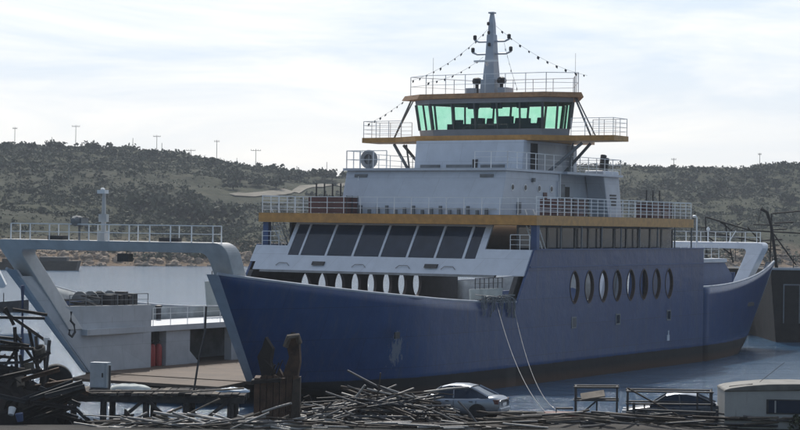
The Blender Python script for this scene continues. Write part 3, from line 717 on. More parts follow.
# --- upper deck
def slab(name, poly, z0, z1, fascia, top, parent=ferry):
    m = MB(); m.prism([(x,y,z0) for x,y in poly], (0,0,z1-z0)); o = m.build(name, fascia, parent)
    ins = [(x*1.0, y) for x, y in poly]
    return o
UD = slab('upper_deck', [(.12,10.1),(-24.75,10.1),(-24.75,-10.1),(.12,-10.1)], 9.55, 10.14, ORANGE, None)
m = MB(); m.box(-24.6,-.05,-9.95,9.95,10.143,10.15); m.build('deck_planking', GREYIN, UD)
m = MB(); m.rail([(-.1,-9.95,10.15),(-.1,9.95,10.15)], 1.05, 3, 1.25, .024); m.build('front_railing', WHITE2, UD)
for sg in (1, -1):
    m = MB(); m.rail([(-.1,sg*9.95,10.15),(-24.6,sg*9.95,10.15)], 1.12, 5, .98, .034); m.build('side_railing', WHITE2, UD)
m = MB(); m.rail([(-24.6,-9.95,10.15),(-24.6,9.95,10.15)], 1.1, 3, 1.4, .024); m.build('back_railing', WHITE2, UD)
# deck house
def raked_box(name, x0, x1, y, z0, z1, rk, mat, rear=0):
    m = MB(); m.hexa([(x0,-y,z0),(x1,-y,z0),(x1,y,z0),(x0,y,z0)], [(x0-rk,-y,z1),(x1+rear,-y,z1),(x1+rear,y,z1),(x0-rk,y,z1)]); return m.build(name, mat, ferry)
dh = raked_box('deckhouse', -3.1, -11.9, 5.9, 10.15, 12.98, .85, WHITE); bevel(dh, .04)
raked = raked_box('after_deckhouse', -11.9, -19.2, 4.5, 10.15, 12.98, 0, WHITE)
for x in (-4.8,-6.6,-8.6,-10.4):
    for sg in (1,-1):
        m = MB(); m.lathe([(.24,-.02),(.24,.03),(.17,.03),(.17,.031)], (x, sg*5.9, 11.95), 14, 'y') if sg>0 else m.lathe([(.24,-.03),(.24,.02)], (x, sg*5.9, 11.95), 14, 'y'); pf = m.build('porthole', WHITE2, dh)
        m = MB(); m.lathe([(.165,0),(.165,.012)], (x, sg*5.935 - (0 if sg>0 else .012), 11.95), 14, 'y'); m.build('porthole_glass', GLASS, pf)
for sg in (1,-1):
    for x in (-13.2,-15.6):
        m = MB(); m.box(x-.42,x+.42,*sorted((sg*4.503,sg*4.56)),10.2,12.2); dr = m.build('door', DKSTEEL, raked)
        m = MB(); m.box(x+.25,x+.31,*sorted((sg*4.56,sg*4.61)),11.1,11.2); m.build('handle', WHITE2, dr)
    m = MB(); m.box(-12.9,-12.0,*sorted((sg*5.0,sg*5.7)),10.15,12.3); m.build('deck_locker', GREYIN, ferry)
    m = MB(); m.box(-14.6,-13.9,*sorted((sg*4.9,sg*5.5)),10.15,11.5); m.build('deck_locker', GREYIN, ferry)
    # slanted funnel casing carrying the deck end
    m = MB(); m.hexa([(-19.3,sg*4.6,10.15),(-21.6,sg*4.6,10.15),(-21.6,sg*6.0,10.15),(-19.3,sg*6.0,10.15)], [(-18.3,sg*4.6,13.4),(-20.9,sg*4.6,13.4),(-20.9,sg*6.0,13.4),(-18.3,sg*6.0,13.4)]); fc_ = m.build('funnel_casing', WHITE, ferry); bevel(fc_, .05)
    m = MB()
    for k in range(4): m.box(-20.6+.05*k,-19.6+.05*k,*sorted((sg*6.003,sg*6.05)),11.0+k*.22,11.1+k*.22)
    m.build('louvres', DKSTEEL, fc_)
    m = MB(); m.tube([(-19.6,sg*5.3,13.4),(-19.9,sg*5.3,14.5)], .22, 10); m.tube([(-20.2,sg*5.3,13.4),(-20.5,sg*5.3,14.3)], .16, 10); m.build('exhaust_pipes', DKSTEEL, fc_)
for y in (-5.2, 4.1): m = MB(); m.box(-3.93,-3.78,y,y+.95,12.55,12.75); m.build('deckhouse_vent', GREYIN, dh)
for k in range(17): y = -5.6 + k*.66; m = MB(); m.box(-3.05,-2.85,y,y+.16,10.15,10.15+.3+.13*((k*7)%3)); m.build('foot_bracket', GREYIN, dh)
m = MB(); m.box(-3.08,-3.03,-5.7,5.7,10.5,10.56); m.build('foot_rail', GREYIN, dh)
for sg in (1,-1):
    m = MB(); m.tube([(-11.6,sg*5.97,10.15),(-11.6,sg*5.97,12.98)], .05, 6); m.tube([(-11.35,sg*5.97,10.15),(-11.35,sg*5.97,12.5)], .035, 6); m.build('riser_pipe', WHITE2, dh)
    m = MB(); m.box(-7.8,-7.5,*sorted((sg*5.903,sg*6.05)),12.35,12.6); m.build('flood_lamp', GREYIN, dh)
    m = MB(); m.box(-9.7,-9.2,*sorted((sg*5.903,sg*5.96)),10.9,11.7); m.build('fire_box', REDP, dh)
    m = MB(); m.box(-5.9,-5.45,*sorted((sg*5.903,sg*6.0)),10.3,11.0); m.build('junction_box', GREYIN, dh)
for y in (-3.4, 0.2, 3.0):
    m = MB(); m.box(-4.02,-3.80,y,y+.22,12.2,12.38); m.build('flood_lamp', GREYIN, dh)
m = MB(); m.tube([(-3.35,-4.9,10.15),(-3.78,-4.9,12.1),(-3.8,-4.9,12.6)], .04, 6); m.build('riser_pipe', WHITE2, dh)
# mid deck (on the house) and its rails
BD = slab('mid_deck', [(-3.7,6.05),(-12,6.05),(-12,6.3),(-21,6.3),(-21,-6.3),(-12,-6.3),(-12,-6.05),(-3.7,-6.05)], 12.98, 13.14, WHITE, None)
m = MB()
m.rail([(-6.6,-5.95,13.14),(-4.0,-5.95,13.14),(-4.0,-2.9,13.14)], 1.15, 2, 1.0, .035); m.build('mid_deck_railing', WHITE2, BD)
m = MB(); m.rail([(-4.0,3.6,13.14),(-4.0,5.95,13.14),(-12,5.95,13.14),(-20.8,6.2,13.14),(-20.8,-6.2,13.14)], 1.05, 3, 1.3, .028); m.rail([(-6.6,-5.95,13.14),(-20.8,-6.2,13.14)], 1.05, 3, 1.6, .028); m.build('mid_deck_railing', WHITE2, BD)
m = MB(); m.lathe([(.5,-.12),(.62,-.08),(.62,.08),(.5,.12),(.34,.12),(.34,-.12)], (-4.6,-4.6,13.75), 18, 'x'); m.box(-4.75,-4.45,-4.75,-4.45,13.14,13.4); m.tube([(-4.6,-4.6,13.4),(-4.6,-4.6,14.05)], .08, 6); m.build('hose_reel', paint('reel_grey', (.22,.23,.25), .6), BD)
# wheelhouse base
wb = raked_box('wheelhouse_base', -9.7, -17.4, 4.1, 13.14, 15.18, .25, WHITE); bevel(wb, .04)
for sg in (1,-1):
    m = MB(); m.box(-11.9,-10.9,*sorted((sg*4.103,sg*4.14)),13.2,15.0); dr = m.build('door', DARKIN, wb)
    m = MB(); m.box(-17.0,-16.5,*sorted((sg*4.103,sg*4.6)),13.14,15.05); m.build('stair_trunk', WHITE, wb)
for y0, y1 in ((-3.6,-2.1),(-1.6,.3),(1.0,2.8)): m = MB(); m.box(-9.78,-9.66,y0,y1,13.35,13.55); m.build('base_vent', GREYIN, wb)
m = MB(); m.box(-9.86,-9.66,.4,.75,13.2,13.9); m.build('fuse_box', DKSTEEL, wb)
# bridge deck with wings
bpoly = [(-10.3,-4.4),(-10.3,4.4),(-11.9,6.9),(-12.0,9.65),(-14.3,9.65),(-14.6,6.9),(-18.6,5.2),(-18.6,-5.2),(-14.6,-6.9),(-14.3,-9.65),(-12.0,-9.65),(-11.9,-6.9)]
BR = slab('bridge_deck', bpoly, 15.18, 15.53, ORANGE, None)
for sg in (1,-1):
    m = MB(); m.rail([(-12.05,sg*6.5,15.53),(-12.05,sg*9.55,15.53),(-14.25,sg*9.55,15.53),(-14.4,sg*7.0,15.53)], 1.15, 4, 1.0, .026); m.build('wing_railing', WHITE2, BR)
    m = MB(); m.tube([(-12.3,sg*7.2,15.05),(-11.2,sg*5.3,13.1)], .11, 6); m.tube([(-13.6,sg*7.2,15.05),(-13.6,sg*5.3,13.1)], .11, 6); m.tube([(-12.6,sg*7.25,15.05),(-12.6,sg*6.1,13.14)] if 0 else [(-12.6,sg*6.4,15.05),(-12.6,sg*6.1,13.14)], .07, 6); m.build('wing_strut', GREYIN, BR)
    m = MB(); m.tube([(-13.0,sg*6.3,18.1),(-12.9,sg*7.55,15.53)], .07, 5); m.tube([(-13.3,sg*6.3,18.1),(-13.2,sg*7.75,15.53)], .05, 5); m.build('roof_strut', GREYIN, BR)
# wheelhouse: sill wall, posts, tinted panes all round, ceiling, roof
def ring(z):
    k = (z - 15.4) / 2.8          # walls lean outward towards the roof
    g = .42 * k
    return [(-12.5+g,-4.15-g*.5),(-12.5+g,4.15+g*.5),(-13.4+g*.4,5.7+g),(-15.9-g*.2,4.4+g*.6),(-17.0-g,3.3+g*.3),(-17.0-g,-3.3-g*.3),(-15.9-g*.2,-4.4-g*.6),(-13.4+g*.4,-5.7-g)]
def wall_ring(m, z0, z1, th=.1):
    a, b = ring(z0), ring(z1); c = Vector((-14.8, 0))
    def inn(p): d = (Vector(p) - c); return tuple(c + d*(1 - th/d.length))
    n = 8
    for i in range(n):
        j = (i+1) % n
        m.hexa([(*a[i],z0),(*a[j],z0),(*inn(a[j]),z0),(*inn(a[i]),z0)], [(*b[i],z1),(*b[j],z1),(*inn(b[j]),z1),(*inn(b[i]),z1)])
SILL, HEAD = 16.05, 17.82
m = MB(); wall_ring(m, 15.53, SILL); wall_ring(m, HEAD, 18.12); wh = m.build('wheelhouse', paint('wheelhouse_blue_grey', (.30,.34,.40), .5, var=.1), ferry)
MULL = paint('mullion_dark', (.09,.11,.12), .5)
segs = [5, 1, 1, 2, 5, 2, 1, 1]      # panes per side of the octagon
segs = [5, 2, 2, 2, 5, 2, 2, 2]
for i in range(8):
    j = (i+1) % 8; a0, a1, b0, b1 = [Vector((*p, z)) for p, z in ((ring(SILL)[i],SILL),(ring(SILL)[j],SILL),(ring(HEAD)[i],HEAD),(ring(HEAD)[j],HEAD))]
    nrm = (a1-a0).cross(b0-a0).normalized()
    if nrm.dot(a0 - Vector((-14.8,0,16.5))) < 0: nrm = -nrm
    n = segs[i]
    for k in range(n):
        t0, t1 = k/n, (k+1)/n
        p = [a0.lerp(a1,t0), a0.lerp(a1,t1), b0.lerp(b1,t1), b0.lerp(b1,t0)]
        c = sum(p, Vector())/4; q = [x.lerp(c, .03) - nrm*.04 for x in p]
        g = MB(); g.add(q, [(0,1,2,3)]); g.build('tinted_pane', GREEN, wh)
    for k in range(n):
        A, B = a0.lerp(a1,k/n), b0.lerp(b1,k/n); w_ = .085 if 0 < k < n else .13
        mm = MB(); mm.tube([A - nrm*.03, B - nrm*.03], w_, 4); mm.build('window_post', MULL, wh)
m = MB(); m.prism([(*p,18.02) for p in ring(18.0)], (0,0,.06)); m.build('ceiling', DARKIN, wh)
m = MB()
m.box(-13.6,-13.0,-3.4,3.4,15.42,16.45); m.box(-13.5,-13.1,-1.6,-.7,16.45,16.85); m.box(-13.5,-13.1,.5,1.5,16.45,16.95); m.box(-13.5,-13.2,2.2,2.8,16.45,16.8); m.box(-13.5,-13.2,-3.0,-2.4,16.45,16.75)
m.build('console', DARKIN, wh)
for y in (-1.3, .9, 2.6):
    m = MB(); m.box(-15.2,-14.7,y-.28,y+.28,16.0,16.12); m.hexa([(-15.3,y-.27,16.1),(-15.18,y-.27,16.1),(-15.18,y+.27,16.1),(-15.3,y+.27,16.1)],[(-15.42,y-.22,16.95),(-15.32,y-.22,16.95),(-15.32,y+.22,16.95),(-15.42,y+.22,16.95)]); m.tube([(-14.95,y,15.42),(-14.95,y,16.0)],.07,6); m.build('helm_chair', RUBBER, wh)
for a in ((-14.2,-2.0),(-14.2,-.2),(-14.2,1.8)): m = MB(); m.box(a[0]-.2,a[0]+.2,a[1]-.35,a[1]+.35,17.55,18.02); m.build('overhead_panel', DARKIN, wh)
rpoly = [(-11.4,-4.9),(-11.4,4.9),(-12.9,7.0),(-16.2,5.2),(-18.0,4.2),(-18.0,-4.2),(-16.2,-5.2),(-12.9,-7.0)]
m = MB(); n = 8
lo = [(*p, 18.12) for p in rpoly]; hi = [(p[0]*.97-.46, p[1]*.97, 18.45) for p in rpoly]
m.add(lo+hi, [tuple(range(7,-1,-1)), tuple(range(8,16))] + [(i,(i+1)%8,8+(i+1)%8,8+i) for i in range(8)]); m.cur = 0
rf = m.build('wheelhouse_roof', paint('roof_edge_brown', (.30,.16,.07), .6, var=.3, scale=3), ferry)
m = MB(); path = [(-12.1,-4.6,18.45),(-12.1,4.6,18.45),(-13.2,6.45,18.45),(-16.3,4.7,18.45),(-17.8,3.9,18.45),(-17.8,-3.9,18.45),(-16.3,-4.7,18.45),(-13.2,-6.45,18.45),(-12.1,-4.6,18.45)]
m.rail(path, 1.32, 2, 1.5, .028); m.build('roof_railing', WHITE2, rf)
for y in (-5.4, 5.6):
    m = MB(); m.tube([(-14.5,y,18.45),(-14.5,y,21.2)], .012, 5); m.build('whip_aerial', GREYIN, rf)
# mast
MASTP = paint('mast_blue_grey', (.36,.41,.48), .5, var=.1)
m = MB(); zs = [(18.45,.6,.56),(19.45,.56,.52),(19.5,.46,.42),(21.2,.34,.30),(22.5,.27,.25),(22.55,.22,.20),(23.3,.19,.18),(23.95,.10,.10)]
rows = [[(-13+a*x, b*y, z) for x, y in ((1,1),(-1,1),(-1,-1),(1,-1),(1,1))] for z, a, b in zs]
m.grid(rows); m.box(-13.2,-12.8,-.2,.2,23.95,24.05); mast = m.build('mast', MASTP, ferry)
for z, hl in ((22.05,1.35),(21.2,1.5)):
    m = MB(); m.tube([(-13,-hl,z+.15),(-13,-hl*.75,z),(-13,hl*.75,z),(-13,hl,z+.15)], .07, 6); yd_ = m.build('yard', MASTP, mast)
    for s in (-1,1):
        m = MB(); m.lathe([(.1,0),(.13,.05),(.13,.28),(.06,.33)], (-13,s*hl*.97,z+.15), 8); m.build('navigation_lamp', DKSTEEL, yd_)
for s in (-1,1):
    m = MB(); m.lathe([(.10,0),(.30,.08),(.34,.25),(.28,.42),(.1,.5)], (-12.7,s*.95,19.1), 14); m.tube([(-12.7,s*.95,18.45),(-12.7,s*.95,19.15)], .12, 8); m.build('radar_dome', DKSTEEL, mast)
    m = MB(); m.box(-13.2,-12.2,*sorted((s*.9,s*1.55)),18.45,18.85); m.build('mast_locker', MASTP, mast)
m = MB(); m.box(-12.25,-12.1,-.9,.9,20.6,20.72); m.tube([(-12.4,0,20.4),(-12.2,0,20.6)], .1, 6); m.build('radar_scanner', WHITE2, mast)
for k, z in enumerate((21.7, 22.5, 23.1)):
    m = MB(); m.lathe([(.07,0),(.1,.04),(.1,.2),(.05,.24)], (-12.6+.08*k,0,z), 8); m.build('mast_light', DKSTEEL, mast)
# after light mast by the saloon end
m = MB(); m.tube([(-33.0,7.0,7.2),(-33.0,7.0,10.3)], .06, 6); m.tube([(-33.0,7.0,10.3),(-32.6,7.0,10.45)], .05, 5); m.lathe([(.1,0),(.16,.05),(.16,.16),(.05,.2)], (-32.5,7.0,10.3), 8); m.build('after_light_mast', WHITE2, ferry)

# things lying on the ferry, each its own
GASRED = paint('gas_bottle_red', (.34,.05,.045), .5, var=.15)
def on_ship(name, label, cat, X, Y, Z, group=None): e = empty(name, sw(X, Y, Z), R(-120.167)); tag(e, label, cat, group); return e
def red_stack(X, Y, L, Wd, label, poles=0):
    e = on_ship('crate_stack', label, 'crates', X, Y, 10.15)
    m = MB()
    for i in range(3):
        for k in range(int(L/.62)):
            m.box(-L/2+k*.62, -L/2+k*.62+.56, -Wd/2, Wd/2, i*.36+.03, i*.36+.33)
    m.build('crate_pile', REDP, e)
    m = MB()
    for k in range(3): m.bar((-L/2+L*k/2,Wd/2+.05,0),(-L/2+L*k/2,Wd/2+.05,1.15),.035)
    m.bar((-L/2,Wd/2+.05,1.1),(L/2,Wd/2+.05,1.1),.035)
    for k in range(poles): m.bar((-L/2+L*(k+.5)/poles,0,1.0),(-L/2+L*(k+.5)/poles,0,1.95),.05)
    m.build('stowing_frame', DKSTEEL, e)
red_stack(-1.9, -5.75, 1.4, 3.0, 'dark red stacked crates behind the front railing left of the white deckhouse', 0)
e_ = [o for o in COL.objects if o.name.startswith('crate_stack')][-1]
m = MB()
for k in range(4): m.bar((0,-1.2+k*.62,1.1),(0,-1.2+k*.62,1.95),.05)
m.build('upright_poles', DKSTEEL, e_)
red_stack(-6.9, 8.5, 4.4, 1.3, 'dark red stacked crates behind the mesh railing near the ladder on our side')
red_stack(-21.2, 8.5, 3.4, 1.3, 'dark red stacked crates at the after end of the orange edged deck', 3)
for k, (dx, dy) in enumerate(((0,0),(.42,.1),(-.45,.12))):
    e = on_ship('gas_bottle', ('red gas bottle in the middle of three on the brown car deck','red gas bottle nearest the bow of three on the brown car deck','red gas bottle nearest the white pillar of three on the brown car deck')[k], 'gas bottle', 17.4+dx, -5.6+dy, 1.25, 'red gas bottles on the car deck')
    m = MB(); m.lathe([(.19,0),(.2,.04),(.2,1.05),(.15,1.2),(.06,1.26)], (0,0,0), 14); m.build('cylinder_body', GASRED, e, smooth=True)
    m = MB(); m.tube([(0,0,1.26),(0,0,1.4)], .045, 6); m.lathe([(.08,1.4),(.09,1.44),(.03,1.46)], (0,0,0), 8); m.build('valve', DKSTEEL, e)
# strings of signal flags from the mast
def bunting(a, b, n, label, sag=.5):
    A, B = sw(*a), sw(*b)
    e = empty('flag_string', A); tag(e, label, 'flag string', 'flag strings on the mast')
    pts = [A.lerp(B, t/16) - Vector((0,0,sag*4*(t/16)*(1-t/16))) - A for t in range(17)]
    m = MB(); m.tube(pts, .010, 4); m.build('line', GREYIN, e)
    rr = random.Random(n)
    for k in range(n):
        t = (k+.6)/n*16; i = int(t); p = pts[i].lerp(pts[min(16,i+1)], t-i); s = rr.uniform(.10,.19)
        u = (B-A).normalized(); d = Vector((rr.uniform(-.3,.3), rr.uniform(-.2,.2), -1)).normalized()
        m = MB(); m.prism([p, p+u*s, p+u*s*.9+d*s*1.1, p+d*s*.9], (.012,.008,0)); m.build('flag', FLAG, e)
bunting((-13,-.3,22.9),(-14.0,-6.9,19.6),11,'string of small dark flags from the mast top down to the left roof rail')
bunting((-13,.3,23.1),(-13.6,6.9,19.6),10,'string of small dark flags from the mast top down to the right roof rail')
bunting((-12.9,-.6,21.0),(-12.1,-4.6,19.3),7,'short string of dark flags from the left lower yard to the front rail',.35)
bunting((-12.9,1.0,21.9),(-12.2,2.4,18.7),7,'short steep string of dark flags dropping from the right upper yard',.15)
bunting((-13.6,-7.0,18.3),(-12.3,-9.4,16.5),7,'short string of flags from the left roof corner to the left bridge wing',.12)
# mooring lines and tangled ropes
def line(pts, r, name, label, cat, mat=ROPE, group=None, wx=None):
    p0 = Vector(pts[0]); m = MB(); m.tube([Vector(p)-p0 for p in pts], r, 6)
    o = m.build(name, mat, None, loc=p0); tag(o, label, cat, group); return o
def cat_line(a, b, sag, n=24): return [Vector(a).lerp(Vector(b), t/n) - Vector((0,0,sag*4*(t/n)*(1-t/n))) for t in range(n+1)]
line(cat_line(sw(5.0,10.0,4.9), atd(547,413,94.2), .9), .016, 'mooring_rope', 'pale mooring rope from the bulwark gap, left one of two', 'rope', ROPE, 'mooring ropes')
line(cat_line(sw(3.0,10.12,4.6), atd(563,412,94.0), 1.4), .015, 'mooring_rope', 'pale mooring rope from the bulwark gap, right slacker one of two', 'rope', ROPE, 'mooring ropes')
rr = random.Random(3)
m = MB(); base = sw(4.8,10.1,4.95)
for k in range(34):
    X = rr.uniform(2.9,7.2); L = rr.uniform(.2,1.15); z0 = 5.05 + (X-2.6)*.07
    pts = [sw(X,9.75,z0+.12), sw(X,10.16,z0+.1), sw(X+rr.uniform(-.1,.1),10.2,z0-L*.4), sw(X+rr.uniform(-.25,.25),10.16,z0-L)]
    m.tube([p-base for p in pts], rr.uniform(.015,.04), 5)
for k in range(26):
    X = rr.uniform(2.9,7.2); pts = [sw(X+rr.uniform(-.5,.5),10.0+rr.uniform(-.15,.2),5.15+rr.uniform(-.15,.3)) for _ in range(4)]
    m.tube([p-base for p in pts], .04, 5)
tag(m.build('rope_tangle', GREYIN, None, loc=base), 'tangle of old ropes and rags hanging over the bulwark in the side gap', 'ropes')
# ------------------------------------------------------------------ the yard in front of the ship
rq = random.Random(21)
def thing(name, label, cat, loc, rz=0, group=None): e = empty(name, loc, rz); tag(e, label, cat, group); return e
# --- heaps of old pipe: every pipe a thing of its own
def pipe_mesh(L, r, kind):
    m = MB(); b = [(0,0,0)]
    bend = kind == 2
    pts = [(-L/2,0,0),(-L*.2,0,.02*L if bend else 0),(L*.2,0,.03*L if bend else 0),(L/2,0,-.02*L if bend else 0)]
    n = 8; m.tube(pts, r, n, caps=False)
    m.tube(list(reversed(pts)), r*.82, n, caps=False)
    k0 = 0; k1 = 3*n; base = 4*n
    for k in range(n): k2 = (k+1) % n
    return m
def lay_pipe(name, label, cat, group, c, L, r, yaw, tilt, mat, bend=0):
    m = pipe_mesh(L, r, bend); o = m.build(name, mat, None, smooth=True, loc=c); o.rotation_euler = (rq.uniform(0,6), tilt, yaw); tag(o, label, cat, group); return o
def heap(cx, cy, hx, hy, hz, n, lens, rad, label, group, name, cat, mats, spread, z0=QZ, bendp=.2):
    for k in range(n):
        u = rq.uniform(-1, 1); v = rq.uniform(-1, 1)
        top = hz * max(0, 1 - abs(u)**1.8) * max(.12, 1 - v*v)
        z = z0 + .06 + top * (rq.random()**.55)
        L = rq.uniform(*lens) * (1 - .35*abs(u))
        yaw = rq.gauss(0, spread); slope = -u * hz / hx * .9
        tilt = rq.gauss(0, .17) + math.cos(yaw) * u * hz/hx * .7
        lay_pipe(name, label, cat, group, (cx + u*hx, cy + v*hy, z), L, rq.uniform(*rad), yaw, tilt, rq.choice(mats), 2 if rq.random() < bendp else 0)
heap(-.55, 87.3, 3.5, 1.7, 1.2, 215, (1.3, 4.6), (.02, .055), 'weathered steel pipe lying in the tangled heap left of the silver car', 'pipes in the heap by the silver car', 'scrap_pipe', 'pipe', [PIPE, PIPE, PIPE3, PIPE2, DKSTEEL, PIPE2, DKSTEEL, PIPE3], .6)
heap(-7.6, 84.0, 4.6, .8, .42, 80, (1.6, 4.4), (.03, .06), 'pale pole lying in the low heap below the wooden jetty', 'poles in the low heap at the bottom edge', 'scrap_pole', 'pole', [PIPE3, PIPE, TIMBER2, PIPE3], .22, QZ-.15, .1)
for k, (a, b, r, mt, lab) in enumerate((((1.1,87.2,2.45),(3.0,87.9,2.62),.05,PIPE3,'long pale pipe reaching from the heap towards the car roof'),((-.9,86.6,2.0),(-.72,86.5,3.28),.03,PIPE2,'thin bent rod sticking up out of the pipe heap'),
        ((-1.75,86.4,2.25),(-1.35,86.3,2.78),.05,PIPE3,'short pale pipe poking up from the top of the heap'),((2.5,85.9,2.2),(3.3,85.5,1.3),.045,PIPE,'pipe sloping down the right end of the heap in front of the car'),
        ((-5.5,84.6,1.75),(-4.3,84.4,2.15),.05,PIPE3,'pale pole angled up to the right beside the rusty pillar'),((-8.4,84.4,1.7),(-7.2,84.3,2.3),.035,TIMBER2,'thin stick poking up from the low heap below the jetty'),((3.6,85.3,1.25),(6.6,86.5,1.4),.05,PIPE2,'rusty pipe lying on the ground behind the rear wheel of the car'),((1.0,85.4,2.0),(2.6,85.2,1.3),.05,PIPE,'grey pipe sloping across the front of the heap'))):
    line([Vector(a), Vector(a).lerp(Vector(b), .5) + Vector((.03,0,.03)), Vector(b)], r, 'scrap_pipe', lab, 'pipe', mt)

for k in range(70):
    x = rq.uniform(-11.5, 5.5); y = rq.uniform(83.3, 84.9); L = rq.uniform(1.2, 3.6)
    lay_pipe('scrap_pole', 'grey pole lying flat on the ground along the bottom edge', 'pole', 'poles on the ground along the bottom edge', (x, y, QZ+.05+rq.random()*.22), L, rq.uniform(.025,.05), rq.gauss(0,.3), rq.gauss(0,.05), rq.choice([PIPE3,PIPE,TIMBER2,PIPE2]))
# --- rusty pillar with torn plate on top
e = thing('rusty_pillar', 'rusty brown plated pillar with torn metal on top, in front of the blue bow', 'pillar', (-5.02, 86.2, 0))
m = MB()
for k in range(7):
    x = -.92 + k*.265; m.hexa([(x,-.45+.03*(k%3),-.5),(x+.25,-.45+.03*(k%2),-.5),(x+.25,.5,-.5),(x,.5,-.5)], [(x+.02,-.43+.05*(k%2),3.05+.1*((k*5)%4)*.5),(x+.25,-.43+.05*(k%3),3.05+.1*((k*3)%4)*.5),(x+.25,.45,3.1),(x+.02,.45,3.1)])
m.build('plated_body', RUST, e)
m = MB(); m.hexa([(-1.0,-.54,2.80),(.2,-.56,2.9),(.2,.5,2.9),(-1.0,.5,2.8)],[(-1.02,-.52,2.96),(.2,-.56,3.07),(.2,.5,3.07),(-1.02,.5,2.96)]); m.build('top_flange', DKRUST, e)
m = MB(); m.hexa([(.55,-.5,-.5),(.98,-.56,-.5),(.98,.4,-.5),(.55,.4,-.5)],[(.7,-.5,3.0),(1.0,-.5,3.1),(1.0,.4,3.1),(.7,.4,3.0)]); m.build('side_plate', PIPE2, e)
m = MB(); m.prism([(-.62,0,3.05),(-.1,0,3.05),(-.28,0,3.7),(-.2,0,4.25),(-.5,0,4.72),(-.62,0,4.3),(-.82,0,3.9)], (.1,.16,0)); m.build('torn_plate', DKRUST, e)
m = MB(); m.prism([(.2,0,3.05),(.85,0,3.05),(.95,0,3.7),(.9,0,4.5),(.62,0,4.85),(.38,0,4.4),(.5,0,3.9)], (.06,.3,0)); m.prism([(-.1,-.2,3.05),(.32,-.2,3.05),(.1,-.2,3.42)], (.05,.3,0)); m.build('torn_plate', RUST, e)
m = MB(); m.tube([(.35,-.1,4.35),(.5,-.25,4.75),(.85,-.2,4.8),(.92,0,4.5)], .13, 7); m.build('rope_lump', TIMBER2, e)
for k in range(4):
    m = MB(); m.tube([(-.4+.12*k,-.2,3.05),(-.2+.15*k,-.35,3.5+.1*k),(-.5+.3*k,-.3,3.8-.1*k)], .03, 5); m.build('bent_rod', DKRUST, e)

# --- wooden jetty on trestle legs in front of the bow ramp
e = thing('wooden_jetty', 'dark rickety wooden jetty on braced trestle legs below the open bow', 'jetty', (-12.1, 94.6, 0))
for k in range(34):
    x = -4.95 + k*.3 + rq.uniform(-.02,.02); m = MB(); m.box(x, x+.27, -1.3+rq.uniform(-.2,.2), 2.2+rq.uniform(-.2,.3), 1.62+rq.uniform(0,.05), 1.70+rq.uniform(0,.06)); m.build('plank', rq.choice([TIMBER, TIMBER, TIMBER2]), e)
for y in (-1.1, .5, 1.9):
    m = MB(); m.box(-5.1, 5.2, y-.12, y+.12, 1.33, 1.60); m.build('beam', TIMBER, e)
for x in (-4.7,-2.9,-1.1,.8,2.6,4.6):
    for y in (-1.1, 1.9):
        m = MB(); m.tube([(x+rq.uniform(-.08,.08),y,-1.5),(x,y,1.33)], .15, 8); m.build('post', TIMBER, e)
for x0, x1, up in ((-4.7,-2.9,1),(-2.9,-1.1,0),(-1.1,.8,1),(.8,2.6,0),(2.6,4.6,1)):
    m = MB(); z0, z1 = (-.2,1.4) if up else (1.4,-.2); m.prism([(x0,-1.3,z0),(x1,-1.3,z1),(x1,-1.3,z1+.2),(x0,-1.3,z0+.2)], (0,.09,0)); m.build('brace', TIMBER, e)
m = MB(); m.prism([(-4.9,-1.4,.25),(4.8,-1.4,.15),(4.8,-1.4,.33),(-4.9,-1.4,.43)], (0,.09,0)); m.build('brace', TIMBER, e)
# things lying on it
e = thing('grey_locker', 'pale grey upright steel locker standing on the jetty against the far bow wall', 'locker', (-13.75, 96.2, 1.74), R(-14))
m = MB(); m.box(-.42,.42,-.25,.25,0,1.18); bevel(m.build('cabinet', paint('locker_grey', (.33,.37,.41), .5, streak=.3), e), .02)
m = MB(); m.box(-.40,.30,-.275,-.252,.05,1.13); d = m.build('door', paint('locker_door', (.38,.42,.46), .5), e); m = MB(); m.box(.18,.24,-.3,-.275,.5,.7); m.build('handle', DKSTEEL, d)
m = MB(); m.tube([(.5,-.1,0),(.5,-.1,1.05)], .05, 6); m.build('side_pipe', DKSTEEL, e)
def lump(name, label, cat, c, sx, sy, sz, mat, shards=0):
    m = MB(); rows = []
    for i in range(9):
        ph = math.pi/2*i/8
        rows.append([(sx*math.cos(ph)*math.cos(a)*(1+.18*mnoise.noise(Vector((math.cos(a)*1.5,math.sin(a)*1.5+c[0],ph)))), sy*math.cos(ph)*math.sin(a)*(1+.18*mnoise.noise(Vector((a,ph*2,c[1])))), sz*math.sin(ph)*(1+.3*mnoise.noise(Vector((a*1.3,ph*3,c[0]))))) for a in [2*math.pi*k/18 for k in range(19)]])
    m.grid(rows)
    for k in range(shards):
        th = rq.uniform(3.3, 6.2); ph = rq.uniform(.1, 1.45); q = Vector((sx*math.cos(ph)*math.cos(th), sy*math.cos(ph)*math.sin(th), sz*math.sin(ph)))
        u = Vector((rq.gauss(0,1),rq.gauss(0,.4),rq.gauss(0,1))).normalized(); v = u.cross(Vector((rq.gauss(0,.4),1,rq.gauss(0,.4)))).normalized(); a, b = rq.uniform(.15,.55), rq.uniform(.06,.3)
        m.prism([q-u*a-v*b, q+u*a-v*b*.6, q+u*a*.8+v*b, q-u*a*.6+v*b*.8], u.cross(v)*.04)
    o = m.build(name, mat, None, smooth=not shards, loc=c); tag(o, label, cat); return o
lump('tarpaulin', 'crumpled pale tarpaulin lying on the left part of the jetty', 'tarpaulin', (-12.3, 95.6, 1.72), 1.0, .5, .26, paint('pale_tarp', (.45,.48,.46), .8))
lump('plastic_sheet', 'bluish plastic sheet crumpled at the right end of the jetty', 'plastic sheet', (-7.5, 95.0, 1.72), .75, .4, .2, paint('blue_sheet', (.25,.33,.42), .5))
